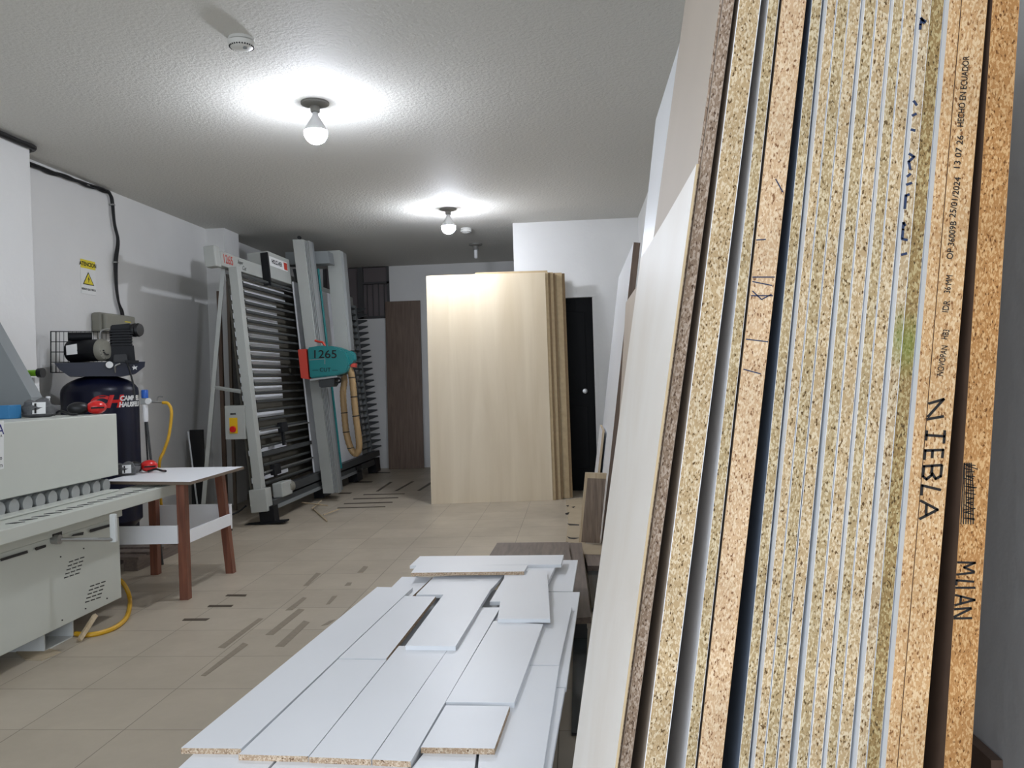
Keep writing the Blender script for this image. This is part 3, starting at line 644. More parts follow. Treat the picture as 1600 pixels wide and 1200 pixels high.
# carriage box with maker plate
B('carriage_box', (-.2, 8.3, 2.4), (.02, 8.95, 2.68), 'saw_enamel', saw, .008)
B('carriage_trim', (-.05, 8.27, 2.32), (.025, 8.3, 2.66), 'black_metal', saw)
B('carriage_plate', (.0205, 8.32, 2.53), (.023, 8.85, 2.63), 'paper', saw)
text('maker_name', 'HOLZ-HER', .062, frame((.0235, 8.53, 2.58), (0, 1, 0), (0, 0, 1)), 'ink', saw, bold=.002)
B('maker_emblem', (.0232, 8.74, 2.54), (.0245, 8.84, 2.62), 'redp', saw)
# tower
tb = aty(505, 771, 8.9); tt_ = aty(457, 373, 8.9)
tw = bmesh.new()
ta = tosaw(tb); tc_ = tosaw(tt_)
def slab(bm, a, b, w, d):     # a,b: bottom/top corners (local), w along y, d along x (towards viewer)
    pts = [a, a+Vector((0, w, 0)), b+Vector((0, w, 0)), b]; prism(bm, pts, (-d, 0, 0))
def LX(px, py, D): return tosaw(aty(px, py, D))
def facing(name, quad, D, depth, m, par=saw, bev=0):
    """box-like part whose broad side faces down the room; pixel outline on the plane y=D"""
    bm = bmesh.new(); prism(bm, [LX(x, y, D) for x, y in quad], (0, depth, 0))
    if bev: bmesh.ops.bevel(bm, geom=list(bm.edges), offset=bev, segments=2, affect='EDGES')
    return link(name, bm, m, par)
DT = 8.9
facing('tower', [(505, 771), (521, 771), (474, 374), (457, 374)], DT, .3, 'saw_enamel')
for k in range(4): facing('tower_rail', [(521.6+k*2.2, 770), (523+k*2.2, 770), (476+k*2.2, 376), (474.6+k*2.2, 376)], DT+.02, .1, 'alu')
facing('tower_side', [(521, 768), (531, 767), (484.5, 377), (475, 377)], DT+.13, .12, 'grey_metal')
facing('tower_edge', [(489, 560), (497, 560), (461, 420), (457, 420)], DT+.3, .1, 'dgrey')
pp = LX(467, 371, DT+.1); LA('tower_pulley', [(0, 0), (.02, 0), (.02, .03), (0, .03)], pp, 'black', saw, 'y', 12)
facing('tower_bridge', [(446, 414), (515, 411), (512, 392), (446, 394)], 9.2, .2, 'grey_metal')
facing('counterweight_cover', [(524, 548), (545, 548), (531, 391), (510, 392)], 9.6, .12, 'saw_enamel')
facing('cover_edge', [(545, 548), (549, 547), (536, 394), (531, 391)], 9.62, .14, 'alu')
T('teal_rail', [LX(533, 732, 9.35), LX(518, 600, 9.35), LX(497, 420, 9.35)], .014, 'teal', saw, smooth=False)
HD = 8.55
hq = [(480, 543), (500, 540), (522, 541), (536, 547), (543, 556), (545, 572), (541, 582), (524, 587), (484, 591)]
head = facing('saw_head', hq, HD, .26, 'teal', saw, .012)
facing('saw_head_guard', [(465, 546), (478, 545), (481, 590), (484, 593), (470, 591)], HD-.01, .28, 'redp', head, .006)
facing('saw_head_plate', [(484, 592), (527, 587), (527, 589.5), (484, 595)], HD+.01, .24, 'alu', head)
ex = (LX(540, 560, HD)-LX(490, 560, HD)).normalized(); ey = Vector((0, 0, 1))
text('head_number', '1265', .12, frame(LX(507, 554, HD-.002), ex, ey), 'ink', head, bold=.001, sx=1.15)
text('head_lettering', '— CUT —', .06, frame(LX(508, 578, HD-.002), ex, ey), 'ink', head)
facing('head_line', [(483, 562), (508, 560), (508, 569), (507, 569), (507, 561), (483, 563)], HD-.001, .002, 'grey_metal', head)
facing('head_knob', [(539, 550), (547, 548), (552, 553), (553, 563), (549, 569), (543, 570), (541, 560)], HD+.05, .12, 'teal', head, .008)
facing('hose_coupling', [(548, 567), (556, 568), (555, 574), (547, 573)], HD+.08, .06, 'redp', head)
facing('saw_motor', [(497, 594), (522, 590), (521, 604), (499, 606)], HD+.05, .18, 'dgrey', head, .01)
T('head_handle', [LX(492, 532, HD+.1), LX(498, 534, HD+.1), LX(504, 535, HD+.1), LX(508, 541, HD+.1)], .012, 'redp', head)
T('pendant_cable', [LX(520, 592, HD+.1), LX(531, 592, HD+.1), LX(531, 597, HD+.1), LX(520, 599, HD+.1)], .010, 'black', head)
# white board held in the saw (its own thing)
wb = bmesh.new(); box(wb, (0, 0, 0), (.018, 2.05, 2.13)); wbo = link('melamine_sheet', wb, 'white_lam'); off = Matrix.Translation((-2.93, 0, 0)) @ Matrix.Rotation(math.atan(SL), 4, 'Y') @ Vector((.02, 8.95, .302))
wbo.location = off; wbo.rotation_euler = (0, math.atan(SL), 0); tag(wbo, 'large white sheet standing in the panel saw behind its tower', 'board')
# dust hose: down, round and back up
hp = [(546, 574), (550, 590), (553, 620), (556, 650), (560, 680), (561, 700), (556, 709), (548, 700), (541, 675), (538, 645), (536, 615), (538, 595), (536, 583)]
hpts = [LX(x, y, HD+.11+.012*i) for i, (x, y) in enumerate(hp)]
hose = T('dust_hose', hpts, .034, 'duct', saw, seg=12, sub=8, rings=.07)
bm = bmesh.new()
for i in (1, 2, 3, 7, 8, 9):
    c = hpts[i]; prof = [(.037, -.005), (.039, 0), (.037, .005)]; lathe(bm, prof, c, 'z', 14)
link('hose_tie', bm, 'black', hose)
T('hose_cable', [p+Vector((.03, .06, 0)) for p in hpts[:5]], .008, 'black', saw)
# dark boards stored behind the saw
def wall_board(px0_, px1_, py0, py1, y, label, m='brown_lam', t=.03, lean=.02):
    a = aty(px0_, py0, y); b = aty(px1_, py1, y)
    o = B('stored_board', (0, 0, 0), (b.x-a.x, t, a.z), m); o.location = (a.x, y, 0.001); return tag(o, label, 'board')
wall_board(338, 352, 455, 700, 8.2, 'dark brown board standing behind the saw post', 'brown_lam')
wall_board(353, 366, 440, 700, 8.3, 'grey-brown board standing behind the saw control box', 'taupe_lam')
wall_board(296, 318, 672, 700, 7.9, 'short black board with a white left edge leaning behind the work table', 'black', .02)
lp = aty(296, 674, 7.88); lq = aty(309, 780, 7.88)
o = T('white_batten', [(0, 0, 0), (lq.x-lp.x+.02, 0, -lp.z+.01)], .009, 'white_edge', seg=4, smooth=False); o.location = (lp.x, 7.85, lp.z); tag(o, 'thin white batten leaning beside the short black board', 'batten')
# cables on the floor under the saw
def floor_cable(pts, r, m, label, name='power_cable', z=None):
    P = [atz(x, y, r+.001+(h if h else 0)) for x, y, h in pts]; b0 = P[0].copy(); b0.z = 0
    o = T(name, [p-b0 for p in P], r, m); o.location = b0; return tag(o, label, 'cable' if 'cable' in name else 'hose')
floor_cable([(362, 828, 0), (352, 822, 0), (356, 808, .02), (372, 800, .05), (385, 790, .1)], .008, 'black', 'black cable looping on the floor left of the saw foot')
floor_cable([(408, 790, .12), (424, 800, .05), (428, 812, 0), (440, 815, 0)], .012, 'black', 'short thick black cable lying in front of the saw foot')

# ------------------------------------------------------------------ loose strips and tape on the floor
def strip(quad, m, label, cat, name, z=.0015, group=None):
    P = floor_quad(quad, z); c = sum(P, Vector())/len(P); bm = bmesh.new(); prism(bm, [Vector((p.x-c.x, p.y-c.y, 0)) for p in P], (0, 0, z-.0004)); o = link(name, bm, m); o.location = (c.x, c.y, .0004); return tag(o, label, cat, group)
def zf(pts): return [(270+x/4.324, 860+y/4.324) for x, y in pts]
def zg(pts): return [(340+x/4.444, 700+y/4.444) for x, y in pts]
for q, lb in (([(62, 474), (78, 460), (250, 458), (225, 473)], 'nearest of three short dark strips on the floor before the table'), ([(232, 382), (248, 368), (410, 367), (395, 381)], 'middle of three short dark strips on the floor before the table'), ([(355, 308), (370, 297), (500, 297), (490, 310)], 'farthest of three short dark strips on the floor before the table')):
    strip(zf(q), 'darkstrip', lb, 'strip', 'edging_strip', .002, 'short dark strips on the floor')
tp_ = [([(190, 845), (222, 848), (510, 635), (475, 622)], 'longest flat brown tape strip on the floor, nearest the white pile'), ([(305, 655), (350, 660), (612, 460), (580, 458)], 'faint long tape strip on the floor, left of the smeared ones'),
 ([(625, 570), (680, 570), (890, 400), (850, 392)], 'dark smeared tape strip in the middle of the floor'), ([(690, 650), (750, 650), (925, 485), (885, 473)], 'second dark smeared tape strip, beside the white pile'),
 ([(760, 405), (810, 402), (905, 320), (880, 315)], 'faint short tape strip beyond the dark smeared ones'), ([(880, 240), (915, 235), (1000, 155), (970, 150)], 'faint tape strip farther back on the floor'),
 ([(1035, 365), (1060, 362), (1112, 305), (1078, 308)], 'small tape scrap near the left edge of the white pile'), ([(1245, 150), (1285, 150), (1320, 110), (1290, 105)], 'small smeared tape scrap near the rear of the white pile'),
 ([(1160, 238), (1200, 236), (1212, 216), (1180, 216)], 'tiny dark tape scrap left of the rear white pile'), ([(1000, 510), (1050, 500), (1100, 465), (1060, 475)], 'tape scrap touching the left side of the white pile')]
for q, lb in tp_: strip(zf(q), 'tape', lb, 'tape', 'tape_strip', .0012, 'tape strips stuck on the floor')
far = [([(830, 418), (1165, 408), (1165, 404), (835, 413)], 'nearest of four long thin strips on the floor beyond the saw tower'), ([(875, 388), (1215, 378), (1215, 373), (880, 383)], 'second nearest of four long thin strips beyond the saw tower'),
 ([(940, 355), (1255, 346), (1255, 341), (945, 350)], 'third of four long thin strips beyond the saw tower'), ([(1010, 325), (1300, 319), (1300, 315), (1015, 320)], 'farthest of four long thin strips beyond the saw tower'),
 ([(1100, 300), (1120, 298), (1215, 235), (1195, 235)], 'leftmost of three slanting dark strips near the plywood'), ([(1232, 296), (1250, 295), (1365, 231), (1345, 232)], 'middle of three slanting dark strips near the plywood'),
 ([(1385, 296), (1405, 295), (1480, 250), (1480, 235)], 'rightmost of three slanting dark strips, touching the plywood corner'), ([(835, 318), (920, 316), (935, 308), (850, 309)], 'short black strip beside the foot of the saw tower'),
 ([(940, 240), (1070, 238), (1078, 231), (960, 232)], 'black strip behind the foot of the saw tower'), ([(1100, 173), (1195, 173), (1200, 168), (1110, 168)], 'farthest dark strip on the floor near the back wall')]
for q, lb in far: strip(zg(q), 'darkstrip', lb, 'strip', 'edging_strip', .003, 'loose strips on the floor beyond the saw')
nbat = 0
for pts, lb in (([(660, 418), (760, 508)], 'pale thin batten lying crosswise in front of the saw'), ([(735, 475), (845, 435)], 'thin pale batten crossing toward the saw tower'), ([(655, 440), (720, 385)], 'thin pale batten pointing under the saw'), ([(585, 408), (765, 430)], 'thin grey batten lying along the saw base')):
    P = [atz(*p, .008) for p in zg(pts)]; o = T('thin_batten', [Vector((0, 0, 0)), P[1]-P[0]], .007, 'pine', seg=4, smooth=False); o.location = (P[0].x, P[0].y, .008+nbat*.015); nbat += 1; tag(o, lb, 'batten', 'battens on the floor by the saw')

# ------------------------------------------------------------------ work table
tab = empty('work_table', (-2.65, 5.4, 0), 'white-topped work table with reddish brown legs beside the edge bander', 'table')
def TB(name, a, b, m, bev=0, par=None): return B(name, [a[0]+2.65, a[1]-5.4, a[2]], [b[0]+2.65, b[1]-5.4, b[2]], m, par or tab, bev)
q = [atz(160, 752, .725), atz(297, 753, .725), atz(381, 729, .725), atz(245, 731, .725)]
bm = bmesh.new(); fs = prism(bm, [p-Vector((-2.65, 5.4, .018)) for p in q], (0, 0, .018)); 
for f in fs[2:]: f.material_index = 1
link('table_top', bm, ['white_lam', 'taupe_lam'], tab)
lg = [(f.x, f.y) for f in (atz(290.5, 936, 0), atz(361, 895, 0), atz(244, 897, 0))]
for i, (x, y) in enumerate(lg+[(-2.83, 5.02)]):
    if i == 3: continue
    bm = bmesh.new(); w = .026
    prism(bm, [(x+2.65-w, y-5.4-w, 0), (x+2.65+w, y-5.4-w, 0), (x+2.65+w, y-5.4+w, 0), (x+2.65-w, y-5.4+w, 0)], (.0 if i != 1 else -.06, 0, .707)); link('leg', bm, 'redwood', tab)
TB('front_stretcher', (-3.0, lg[0][1]-.04, .345), (lg[0][0]-.02, lg[0][1]-.027, .455), 'white_lam'); TB('side_stretcher', (lg[0][0]+.0, lg[0][1]+.03, .335), (lg[0][0]+.018, lg[1][1]-.03, .41), 'white_lam'); TB('rear_board', (lg[2][0], lg[1][1]+.03, .30), (lg[1][0]+.0, lg[1][1]+.048, .47), 'white_lam')
# pallet under the compressor
pa = atz(208, 885, 0)
pal = empty('wood_pallet', (-3.28, 5.95, 0), 'low wooden pallet on the floor under the blue air compressor', 'pallet')
for k in range(3): B('pallet_block', (-.45+.25*k, -.35, 0), (-.35+.25*k, .3, .08), 'oakside', pal)
for k in range(4): B('pallet_slat', (-.5, -.35+.18*k, .08), (.16, -.24+.18*k, .098), 'oakside', pal)

# ------------------------------------------------------------------ compressor
CX, CYY = -3.60, 6.0
cmp_ = empty('air_compressor', (CX, CYY, .1), 'upright dark navy air compressor with motor and pump on top, by the left wall', 'air compressor')
rt = .268
def cz(py, D=6.0): return H+(611-py)/F*D
ztop = cz(585)-.1
prof = [(.0, .09), (.12, .10), (.2, .13), (rt, .2), (rt, ztop-.13)]+[(rt*math.cos(a), ztop-.13+.13*math.sin(a)) for a in [PI/2*k/8 for k in range(1, 9)]]
prof[-1] = (0, ztop)
LA('tank', prof, (0, 0, 0), 'navy', cmp_, seg=48)
for a in (30, 150, 270): B('tank_foot', (math.cos(math.radians(a))*.2-.03, math.sin(math.radians(a))*.2-.03, 0), (math.cos(math.radians(a))*.2+.03, math.sin(math.radians(a))*.2+.03, .18), 'navy', cmp_)
def cyl_text(name, s, size, ang, z, m, sx=1, shear=0, bold=0):
    q = text(name, s, size, Matrix.Identity(4), m, cmp_, sx=sx, shear=shear, bold=bold, depth=.0006)
    for v in q.data.vertices:
        th = ang+v.co.x/rt; r = rt+.0012+v.co.z; z_ = z+v.co.y; v.co = (math.sin(th)*r, -math.cos(th)*r, z_)
    return q
vd = math.atan2(CX, CYY)     # centre of the visible side
vis = -vd
# angle measured from -Y towards +X; the camera sees the side facing it (towards +X)
base_ang = math.atan2(-CX, CYY)
cyl_text('tank_logo', 'CH', .12, base_ang+.12, cz(629)-.1, 'red', 1.3, .25, .006)
cyl_text('tank_lettering', 'CAMPBELL', .049, base_ang+.93, cz(624)-.1, 'paper', 1.0, .15, .0022)
cyl_text('tank_lettering', 'HAUSFELD', .049, base_ang+.90, cz(634)-.1, 'paper', 1.0, .15, .0022)
# platform and gear; local axes: rx = image right
vx = Vector((math.cos(base_ang), math.sin(base_ang), 0)); vy = Vector((-math.sin(base_ang), math.cos(base_ang), 0))   # right / away from viewer
def CP(px, py, off=0.0):
    """pixel -> compressor local, on the plane facing the camera through the tank axis shifted by off toward the viewer"""
    n = Vector((CX, CYY, 0)).normalized(); d = ray(px, py); c0 = Vector((CX, CYY, 0))-n*off
    t = (c0.dot(n)-O.x*n.x-O.y*n.y)/(d.x*n.x+d.y*n.y); p = O+d*t; return p-Vector((CX, CYY, .1))
nv = Vector((CX, CYY, 0)).normalized()
def cprism(name, pts, off, depth, m, par=None, bev=0):
    bm = bmesh.new(); prism(bm, [CP(x, y, off) for x, y in pts], nv*depth)
    if bev: bmesh.ops.bevel(bm, geom=list(bm.edges), offset=bev, segments=2, affect='EDGES')
    return link(name, bm, m, par or cmp_)
cprism('platform', [(85, 567), (227, 565), (226, 573), (212, 584), (190, 588), (108, 588), (92, 577)], .2, .36, 'navy')
def caxis(name, c, r0, ln, m, par=None, prof=None, off=.1, ax=None):
    """cylinder whose axis is ax from local point CP(c)"""
    p = CP(c[0], c[1], off); ax = ax or -nv; bm = bmesh.new(); prof = prof or [(0, 0), (r0, 0), (r0, ln), (0, ln)]
    lathe(bm, prof, (0, 0, 0), 'z', 28); q = ax.to_track_quat('Z', 'Y').to_matrix().to_4x4(); q.translation = p; bm.transform(q); return link(name, bm, m, par or cmp_, True)
ax = (-nv*.62+vx*.78).normalized()
mo = caxis('motor', (112, 549), .082, .25, 'black_metal', off=.02, ax=ax)
m_end = CP(112, 549, .02)+ax*.25
def at_end(name, prof, m, extra=0):
    bm = bmesh.new(); lathe(bm, prof, (0, 0, 0), 'z', 28); q = ax.to_track_quat('Z', 'Y').to_matrix().to_4x4(); q.translation = m_end+ax*extra; bm.transform(q); return link(name, bm, m, mo, True)
at_end('motor_end_bell', [(.083, 0), (.083, .02), (.07, .04), (.02, .05), (0, .05)], 'boxgrey')
bm = bmesh.new(); q = ax.to_track_quat('Z', 'Y').to_matrix().to_4x4(); q.translation = m_end+ax*.046
for rr in (.035, .048, .06):
    for k in range(5): a = PI*1.05+k*.42; c = Vector((math.cos(a)*rr, math.sin(a)*rr, -.012 if rr > .04 else 0)); box(bm, c-Vector((.005, .004, .004)), c+Vector((.005, .004, .008)))
bm.transform(q); link('motor_vent', bm, 'black', mo)
cprism('motor_label', [(103, 540), (120, 537), (121, 553), (104, 555)], .155, .004, 'paper', mo)
caxis('capacitor', (106, 526), .032, .16, 'black_metal', off=.08, ax=vx)
# wire guard
bm = bmesh.new()
g0, g1, g2, g3 = (79, 518), (190, 520), (190, 580), (79, 583)
gof = -.02
for k in range(17): x = 80+k*6.6; tube(bm, [CP(x, 518, gof), CP(x, 582, gof)], .0022, 4, False)
for k in range(5): y = 518+k*16; tube(bm, [CP(79, y, gof), CP(188, y, gof)], .003, 4, False)
for x in (79, 88): tube(bm, [CP(x, 518, .12), CP(x, 582, .12)], .003, 4, False)
for y in (518, 582): tube(bm, [CP(79, y, gof), CP(79, y, .12), CP(110, y, .12)], .004, 4, False)
link('belt_guard', bm, 'black_metal', cmp_)
# pump
pump = cprism('pump', [(172, 538), (209, 538), (212, 566), (204, 572), (176, 572), (168, 562)], .16, .2, 'black_metal', bev=.008)
for k in range(6): cprism('cooling_fin', [(171+k*.3, 516+k*4.3), (207, 515+k*4.3), (207, 517.4+k*4.3), (171+k*.3, 518.4+k*4.3)], .17, .2, 'black_metal', pump)
cprism('cylinder_block', [(175, 512), (203, 510), (204, 540), (175, 540)], .12, .13, 'black', pump)
cprism('cylinder_head', [(173, 508), (204, 505), (206, 514), (172, 516)], .15, .18, 'black_metal', pump, .006)
caxis('air_filter', (208, 516), .052, .07, 'black', pump, off=.12, ax=(-nv*.6+vx*.8).normalized(), prof=[(0, 0), (.05, 0), (.052, .02), (.046, .03), (.052, .045), (.046, .06), (0, .062)])
T('air_pipe', [CP(172, 514, .16), CP(160, 516, .16), CP(156, 524, .16), CP(157, 540, .16), CP(158, 562, .16)], .006, 'steel', cmp_)
caxis('pressure_gauge', (171, 570), .028, .02, 'black_metal', off=.22, prof=[(0, 0), (.03, 0), (.03, .02), (0, .02)])
caxis('gauge_dial', (171, 570), .025, .003, 'paper', off=.243)
T('outlet_valve', [CP(180, 582, .22), CP(180, 572, .24), CP(188, 568, .24)], .007, 'steel', cmp_)
caxis('drive_wheel', (165, 552), .06, .03, 'black_metal', off=.1)
T('power_lead', [CP(198, 565, .23), CP(203, 580, .26), CP(208, 600, .29), CP(211, 625, .3)], .007, 'black', cmp_)
cprism('pressure_switch', [(178, 554), (198, 553), (200, 566), (177, 566)], .24, .07, 'black', cmp_, .006)
cprism('handle_bracket', [(195, 563), (217, 563), (217, 567), (195, 567)], .24, .04, 'black_metal')
cprism('star_emblem', [(209, 570), (211, 573), (215, 572), (213, 575), (214, 578), (211, 576), (208, 578), (208, 575), (206, 573), (208.5, 573)], .2015, .001, 'paper')
# regulator and yellow hose on its stand
rg = aty(227, 640, 5.75)
reg = empty('air_regulator', (rg.x, 5.75, .0), 'air filter regulator with blue cap and white bowl on a rod, right of the compressor', 'air regulator')
def RZ(py): return aty(227, py, 5.75).z
LA('blue_cap', [(0, 0), (.024, 0), (.024, .055), (.02, .06), (0, .06)], (0, 0, RZ(622)), 'bluep', reg); reg.children[0]['label'] = 'blue cap'
B('regulator_body', (-.028, -.02, RZ(632)), (.022, .02, RZ(622)), 'alu', reg, .004)
LA('filter_bowl', [(0, 0), (.016, 0), (.02, .03), (.02, RZ(632)-RZ(659)), (0, RZ(632)-RZ(659))], (0, 0, RZ(659)), 'bulbneck', reg)
LA('gauge', [(0, -.015), (.022, -.015), (.022, 0), (0, 0)], (.035, -.01, RZ(627)), 'paper', reg, 'y')
T('stand_rod', [(-.01, .02, RZ(640)), (.04, .02, .5), (.08, .02, 0.005)], .009, 'dgrey', reg, smooth=False); T('stand_rod', [(-.02, .025, RZ(640)), (.0, .025, .5), (.02, .02, 0.005)], .006, 'black', reg, smooth=False)
T('fitting', [(.03, 0, RZ(628)), (.13, 0, RZ(629))], .007, 'steel', reg, smooth=False); T('valve_lever', [(.09, 0, RZ(628)), (.1, 0, RZ(621)), (.135, 0, RZ(621))], .004, 'steel', reg)
hpx = [(254, 629), (263, 631), (268, 645), (264, 680), (256, 705), (249, 727)]
P = [aty(x, y, 5.75) for x, y in hpx]; P += [Vector((P[-1].x-.1, 5.95, .4)), Vector((P[-1].x-.15, 6.1, .02))]
o = T('air_hose', [p-P[0] for p in P], .011, 'hoseyellow'); o.location = P[0]; tag(o, 'yellow air hose arching down from the regulator behind the table', 'hose')
P = [atz(130, 955, .3)]
hp2 = [(186, 905, .3), (193, 912, .24), (200, 925, .15), (203, 940, .07), (199, 962, 0), (184, 978, 0), (160, 988, 0), (136, 992, 0), (118, 990, 0)]
pts = []
for x, y, z in hp2: pts.append(aty(x, y, 4.76 if z > .01 else atz(x, y, .012).y) if z > .01 else atz(x, y, .012))
b0 = pts[0].copy(); b0.z = 0
o = T('air_hose', [p-b0 for p in pts], .013, 'hoseyellow'); o.location = b0; tag(o, 'yellow hose curving from behind the edge bander down onto the floor', 'hose')

# ------------------------------------------------------------------ edge bander
EB = empty('edge_banding_machine', (-2.9, 4.0, 0), 'long grey-white edge banding machine along the left side of the picture', 'machine')
def E(name, a, b, m, bev=0, par=None): return B(name, [a[0]+2.9, a[1]-4.0, a[2]], [b[0]+2.9, b[1]-4.0, b[2]], m, par or EB, bev)
Y0 = 2.4
YH = atx(184, 700, -2.75).y; YR = atx(277, 757, -2.50).y; xb = -2.62; yb_ = atx(189, 900, xb).y
body = E('lower_body', (-3.35, Y0, .10), (xb, yb_, .56), 'machine', .004)
bodytop = E('middle_body', (-3.35, Y0, .562), (xb+.01, yb_+.02, .63), 'machine', .004)
rail_ = E('infeed_rail', (-2.62+.012, Y0, .625), (-2.50, YR, .69), 'machine', .004)
E('rail_deck', (-2.75, Y0, .645), (-2.61, YR-.02, .688), 'machine', .002)
E('work_bed', (-3.3, Y0, .63), (-2.75, YR-.1, .668), 'dgrey', .002)
E('bed_plate', (-2.78, Y0, .69), (-2.70, yb_+.15, .70), 'machine', .002)
hood = E('upper_hood', (-3.25, Y0, .775), (-2.75, YH, 1.142), 'machine', .004)
E('hood_underside', (-3.2, Y0, .745), (-2.80, YH-.1, .774), 'grey_metal')
E('hood_support', (-3.3, 4.1, .67), (-3.1, 4.6, .78), 'dgrey')
E('back_column', (-3.35, Y0, .63), (-3.25, YH-.1, 1.0), 'dgrey')
for k in range(13):
    y = 3.45+k*.10
    LA('pressure_roller', [(0, 0), (.038, 0), (.038, .03), (0, .03)], (-2.80+2.9, y-4.0, .725), 'alu', EB, 'x', 18)
for k in range(18):
    y = 3.55+k*.09
    bm = bmesh.new(); prism(bm, [(-2.60+2.9, y-4.0, .6885), (-2.56+2.9, y-4.0+.01, .6885), (-2.54+2.9, y-4.0+.05, .6885), (-2.58+2.9, y-4.0+.035, .6885)], (0, 0, .0035))
    o = link('rail_slot', bm, 'black', rail_)
# slots on the middle band
def bx(px, py, X=xb): p = atx(px, py, X); return p
def bandslot(quad, X=xb+.001, m='black', name='slot', par=None, d=-.003):
    bm = bmesh.new(); prism(bm, [atx(x, y, X)-Vector((-2.9, 4.0, 0)) for x, y in quad], (d, 0, 0)); return link(name, bm, m, par or body)
for q in ([(1, 873), (43, 860), (44, 864), (2, 877)], [(55, 857.5), (57, 855), (72, 851), (72, 855), (57, 860)], [(112, 838), (115, 835), (131, 831), (130, 836)], [(140, 831), (142, 827), (172, 819), (172, 823), (142, 832)]):
    bandslot(q, xb+.0115, par=bodytop)
bandslot([(82, 835), (97, 830), (97, 843), (83, 848)], xb+.0115, par=bodytop)
for q0_, rows, cols in (((108, 873), 5, 3), ((141, 911), 5, 3)):
    for r in range(rows):
        for c in range(cols):
            x = q0_[0]+c*8.7-r*1.9; y = q0_[1]+2.5-c*3.0+r*6.2+ (0)
            bandslot([(x, y+2), (x+6.5, y), (x+6.5, y+1.6), (x, y+3.6)], xb+.0012, name='vent_slot')
for x, y in ((131, 857), (95, 870), (167.5, 935), (134, 951), (97.5, 969)):
    bandslot([(x-1, y-1), (x+1, y-1.2), (x+1, y+1), (x-1, y+1.2)], xb+.0012, name='screw')
# crank lever
s0 = atx(88, 843, -2.60); s1 = aty(176, 845, s0.y+.0)
sv = s0-Vector((-2.9, 4.0, 0)); e1 = aty(178, 843, s0.y+.18); ev = e1-Vector((-2.9, 4.0, 0))
lev = T('crank_shaft', [sv, ev], .010, 'steel', EB, smooth=False)
LA('shaft_hub', [(0, -.02), (.022, -.02), (.024, .02), (0, .02)], sv, 'steel', lev, 'x', 16)
hz0 = aty(178, 847, e1.y).z; hz1 = aty(178, 803, e1.y).z
bm = bmesh.new(); box(bm, (ev.x-.016, ev.y-.012, hz0), (ev.x+.016, ev.y+.012, hz1), bev=.005); link('crank_handle', bm, 'machine_w', lev)
# foot and floor rag under the machine
fa = atz(95, 1018, 0); fb = atz(121, 995, 0)
bm = bmesh.new(); X = -2.66; ya = atx(95, 1000, X).y
for y in (atz(96, 1018, 0).y, atz(121, 995, 0).y): box(bm, (X+2.9-.45, y-4.0-.004, 0), (X+2.9, y-4.0+.004, .12))
yy0, yy1 = atz(96, 1018, 0).y, atz(121, 995, 0).y
box(bm, (X+2.9-.45, yy0-4.0, 0), (X+2.9, yy1-4.0, .006)); box(bm, (X+2.9-.2, yy0-4.0, 0), (X+2.9-.19, yy1-4.0, .12)); link('channel_foot', bm, 'machine_w', EB)
rag = strip([(25, 1018), (60, 1008), (95, 1018), (66, 1031), (40, 1030)], 'cardboard', 'crumpled dusty sheet on the floor under the edge bander', 'cardboard', 'dusty_sheet', .004)
bm = bmesh.new(); P = [atz(122, 1001, .0), atz(126, 999, .0)]
wd = bmesh.new(); tube(wd, [atz(124, 1000, .01)-atz(124, 1000, 0), Vector((.03, .1, .1))], .014, 4, False); o = link('wood_wedge', wd, 'pine'); o.location = atz(124, 1000, 0); tag(o, 'small wood wedge leaning at the edge bander foot', 'wedge')
# sloping grey cover at far left
p0 = aty(0, 503, YH-.1); p1 = aty(66, 620, YH-.1)
bm = bmesh.new(); pts = [(p0.x-.25, YH-.2, p0.z+.35), (p0.x, YH-.2, p0.z), (p1.x, YH-.2, p1.z), (p1.x+.01, YH-.2, 1.145), (p0.x-.25, YH-.2, 1.145)]
prism(bm, [Vector(p)-Vector((-2.9, 4.0, 0)) for p in pts], (0, .1, 0)); link('sloping_cover', bm, 'grey_metal', EB)
E('rear_tray', (-3.65, 4.2, 1.0), (-3.26, YH+.15, 1.2), 'dgrey', .004)
# sticker
stq = [atx(-4, 658, -2.748), atx(6, 657, -2.748), atx(6, 732, -2.748), atx(-4, 735, -2.748)]
bm = bmesh.new(); prism(bm, [p-Vector((-2.9, 4.0, 0)) for p in stq], (-.002, 0, 0)); st = link('sticker', bm, 'paper', hood); 
def stt(s, px, py, size, m):
    p = atx(px, py, -2.7475)-Vector((-2.9, 4.0, 0)); text('sticker_text', s, size, frame(p, (0, 1, 0), (0, 0, 1)), m, st)
stt('A', 1, 672, .07, 'navyink'); stt('A', 2, 681, .018, 'ink'); stt('o', 1.5, 715.5, .03, 'ink'); stt('m', 1.5, 727, .03, 'ink')
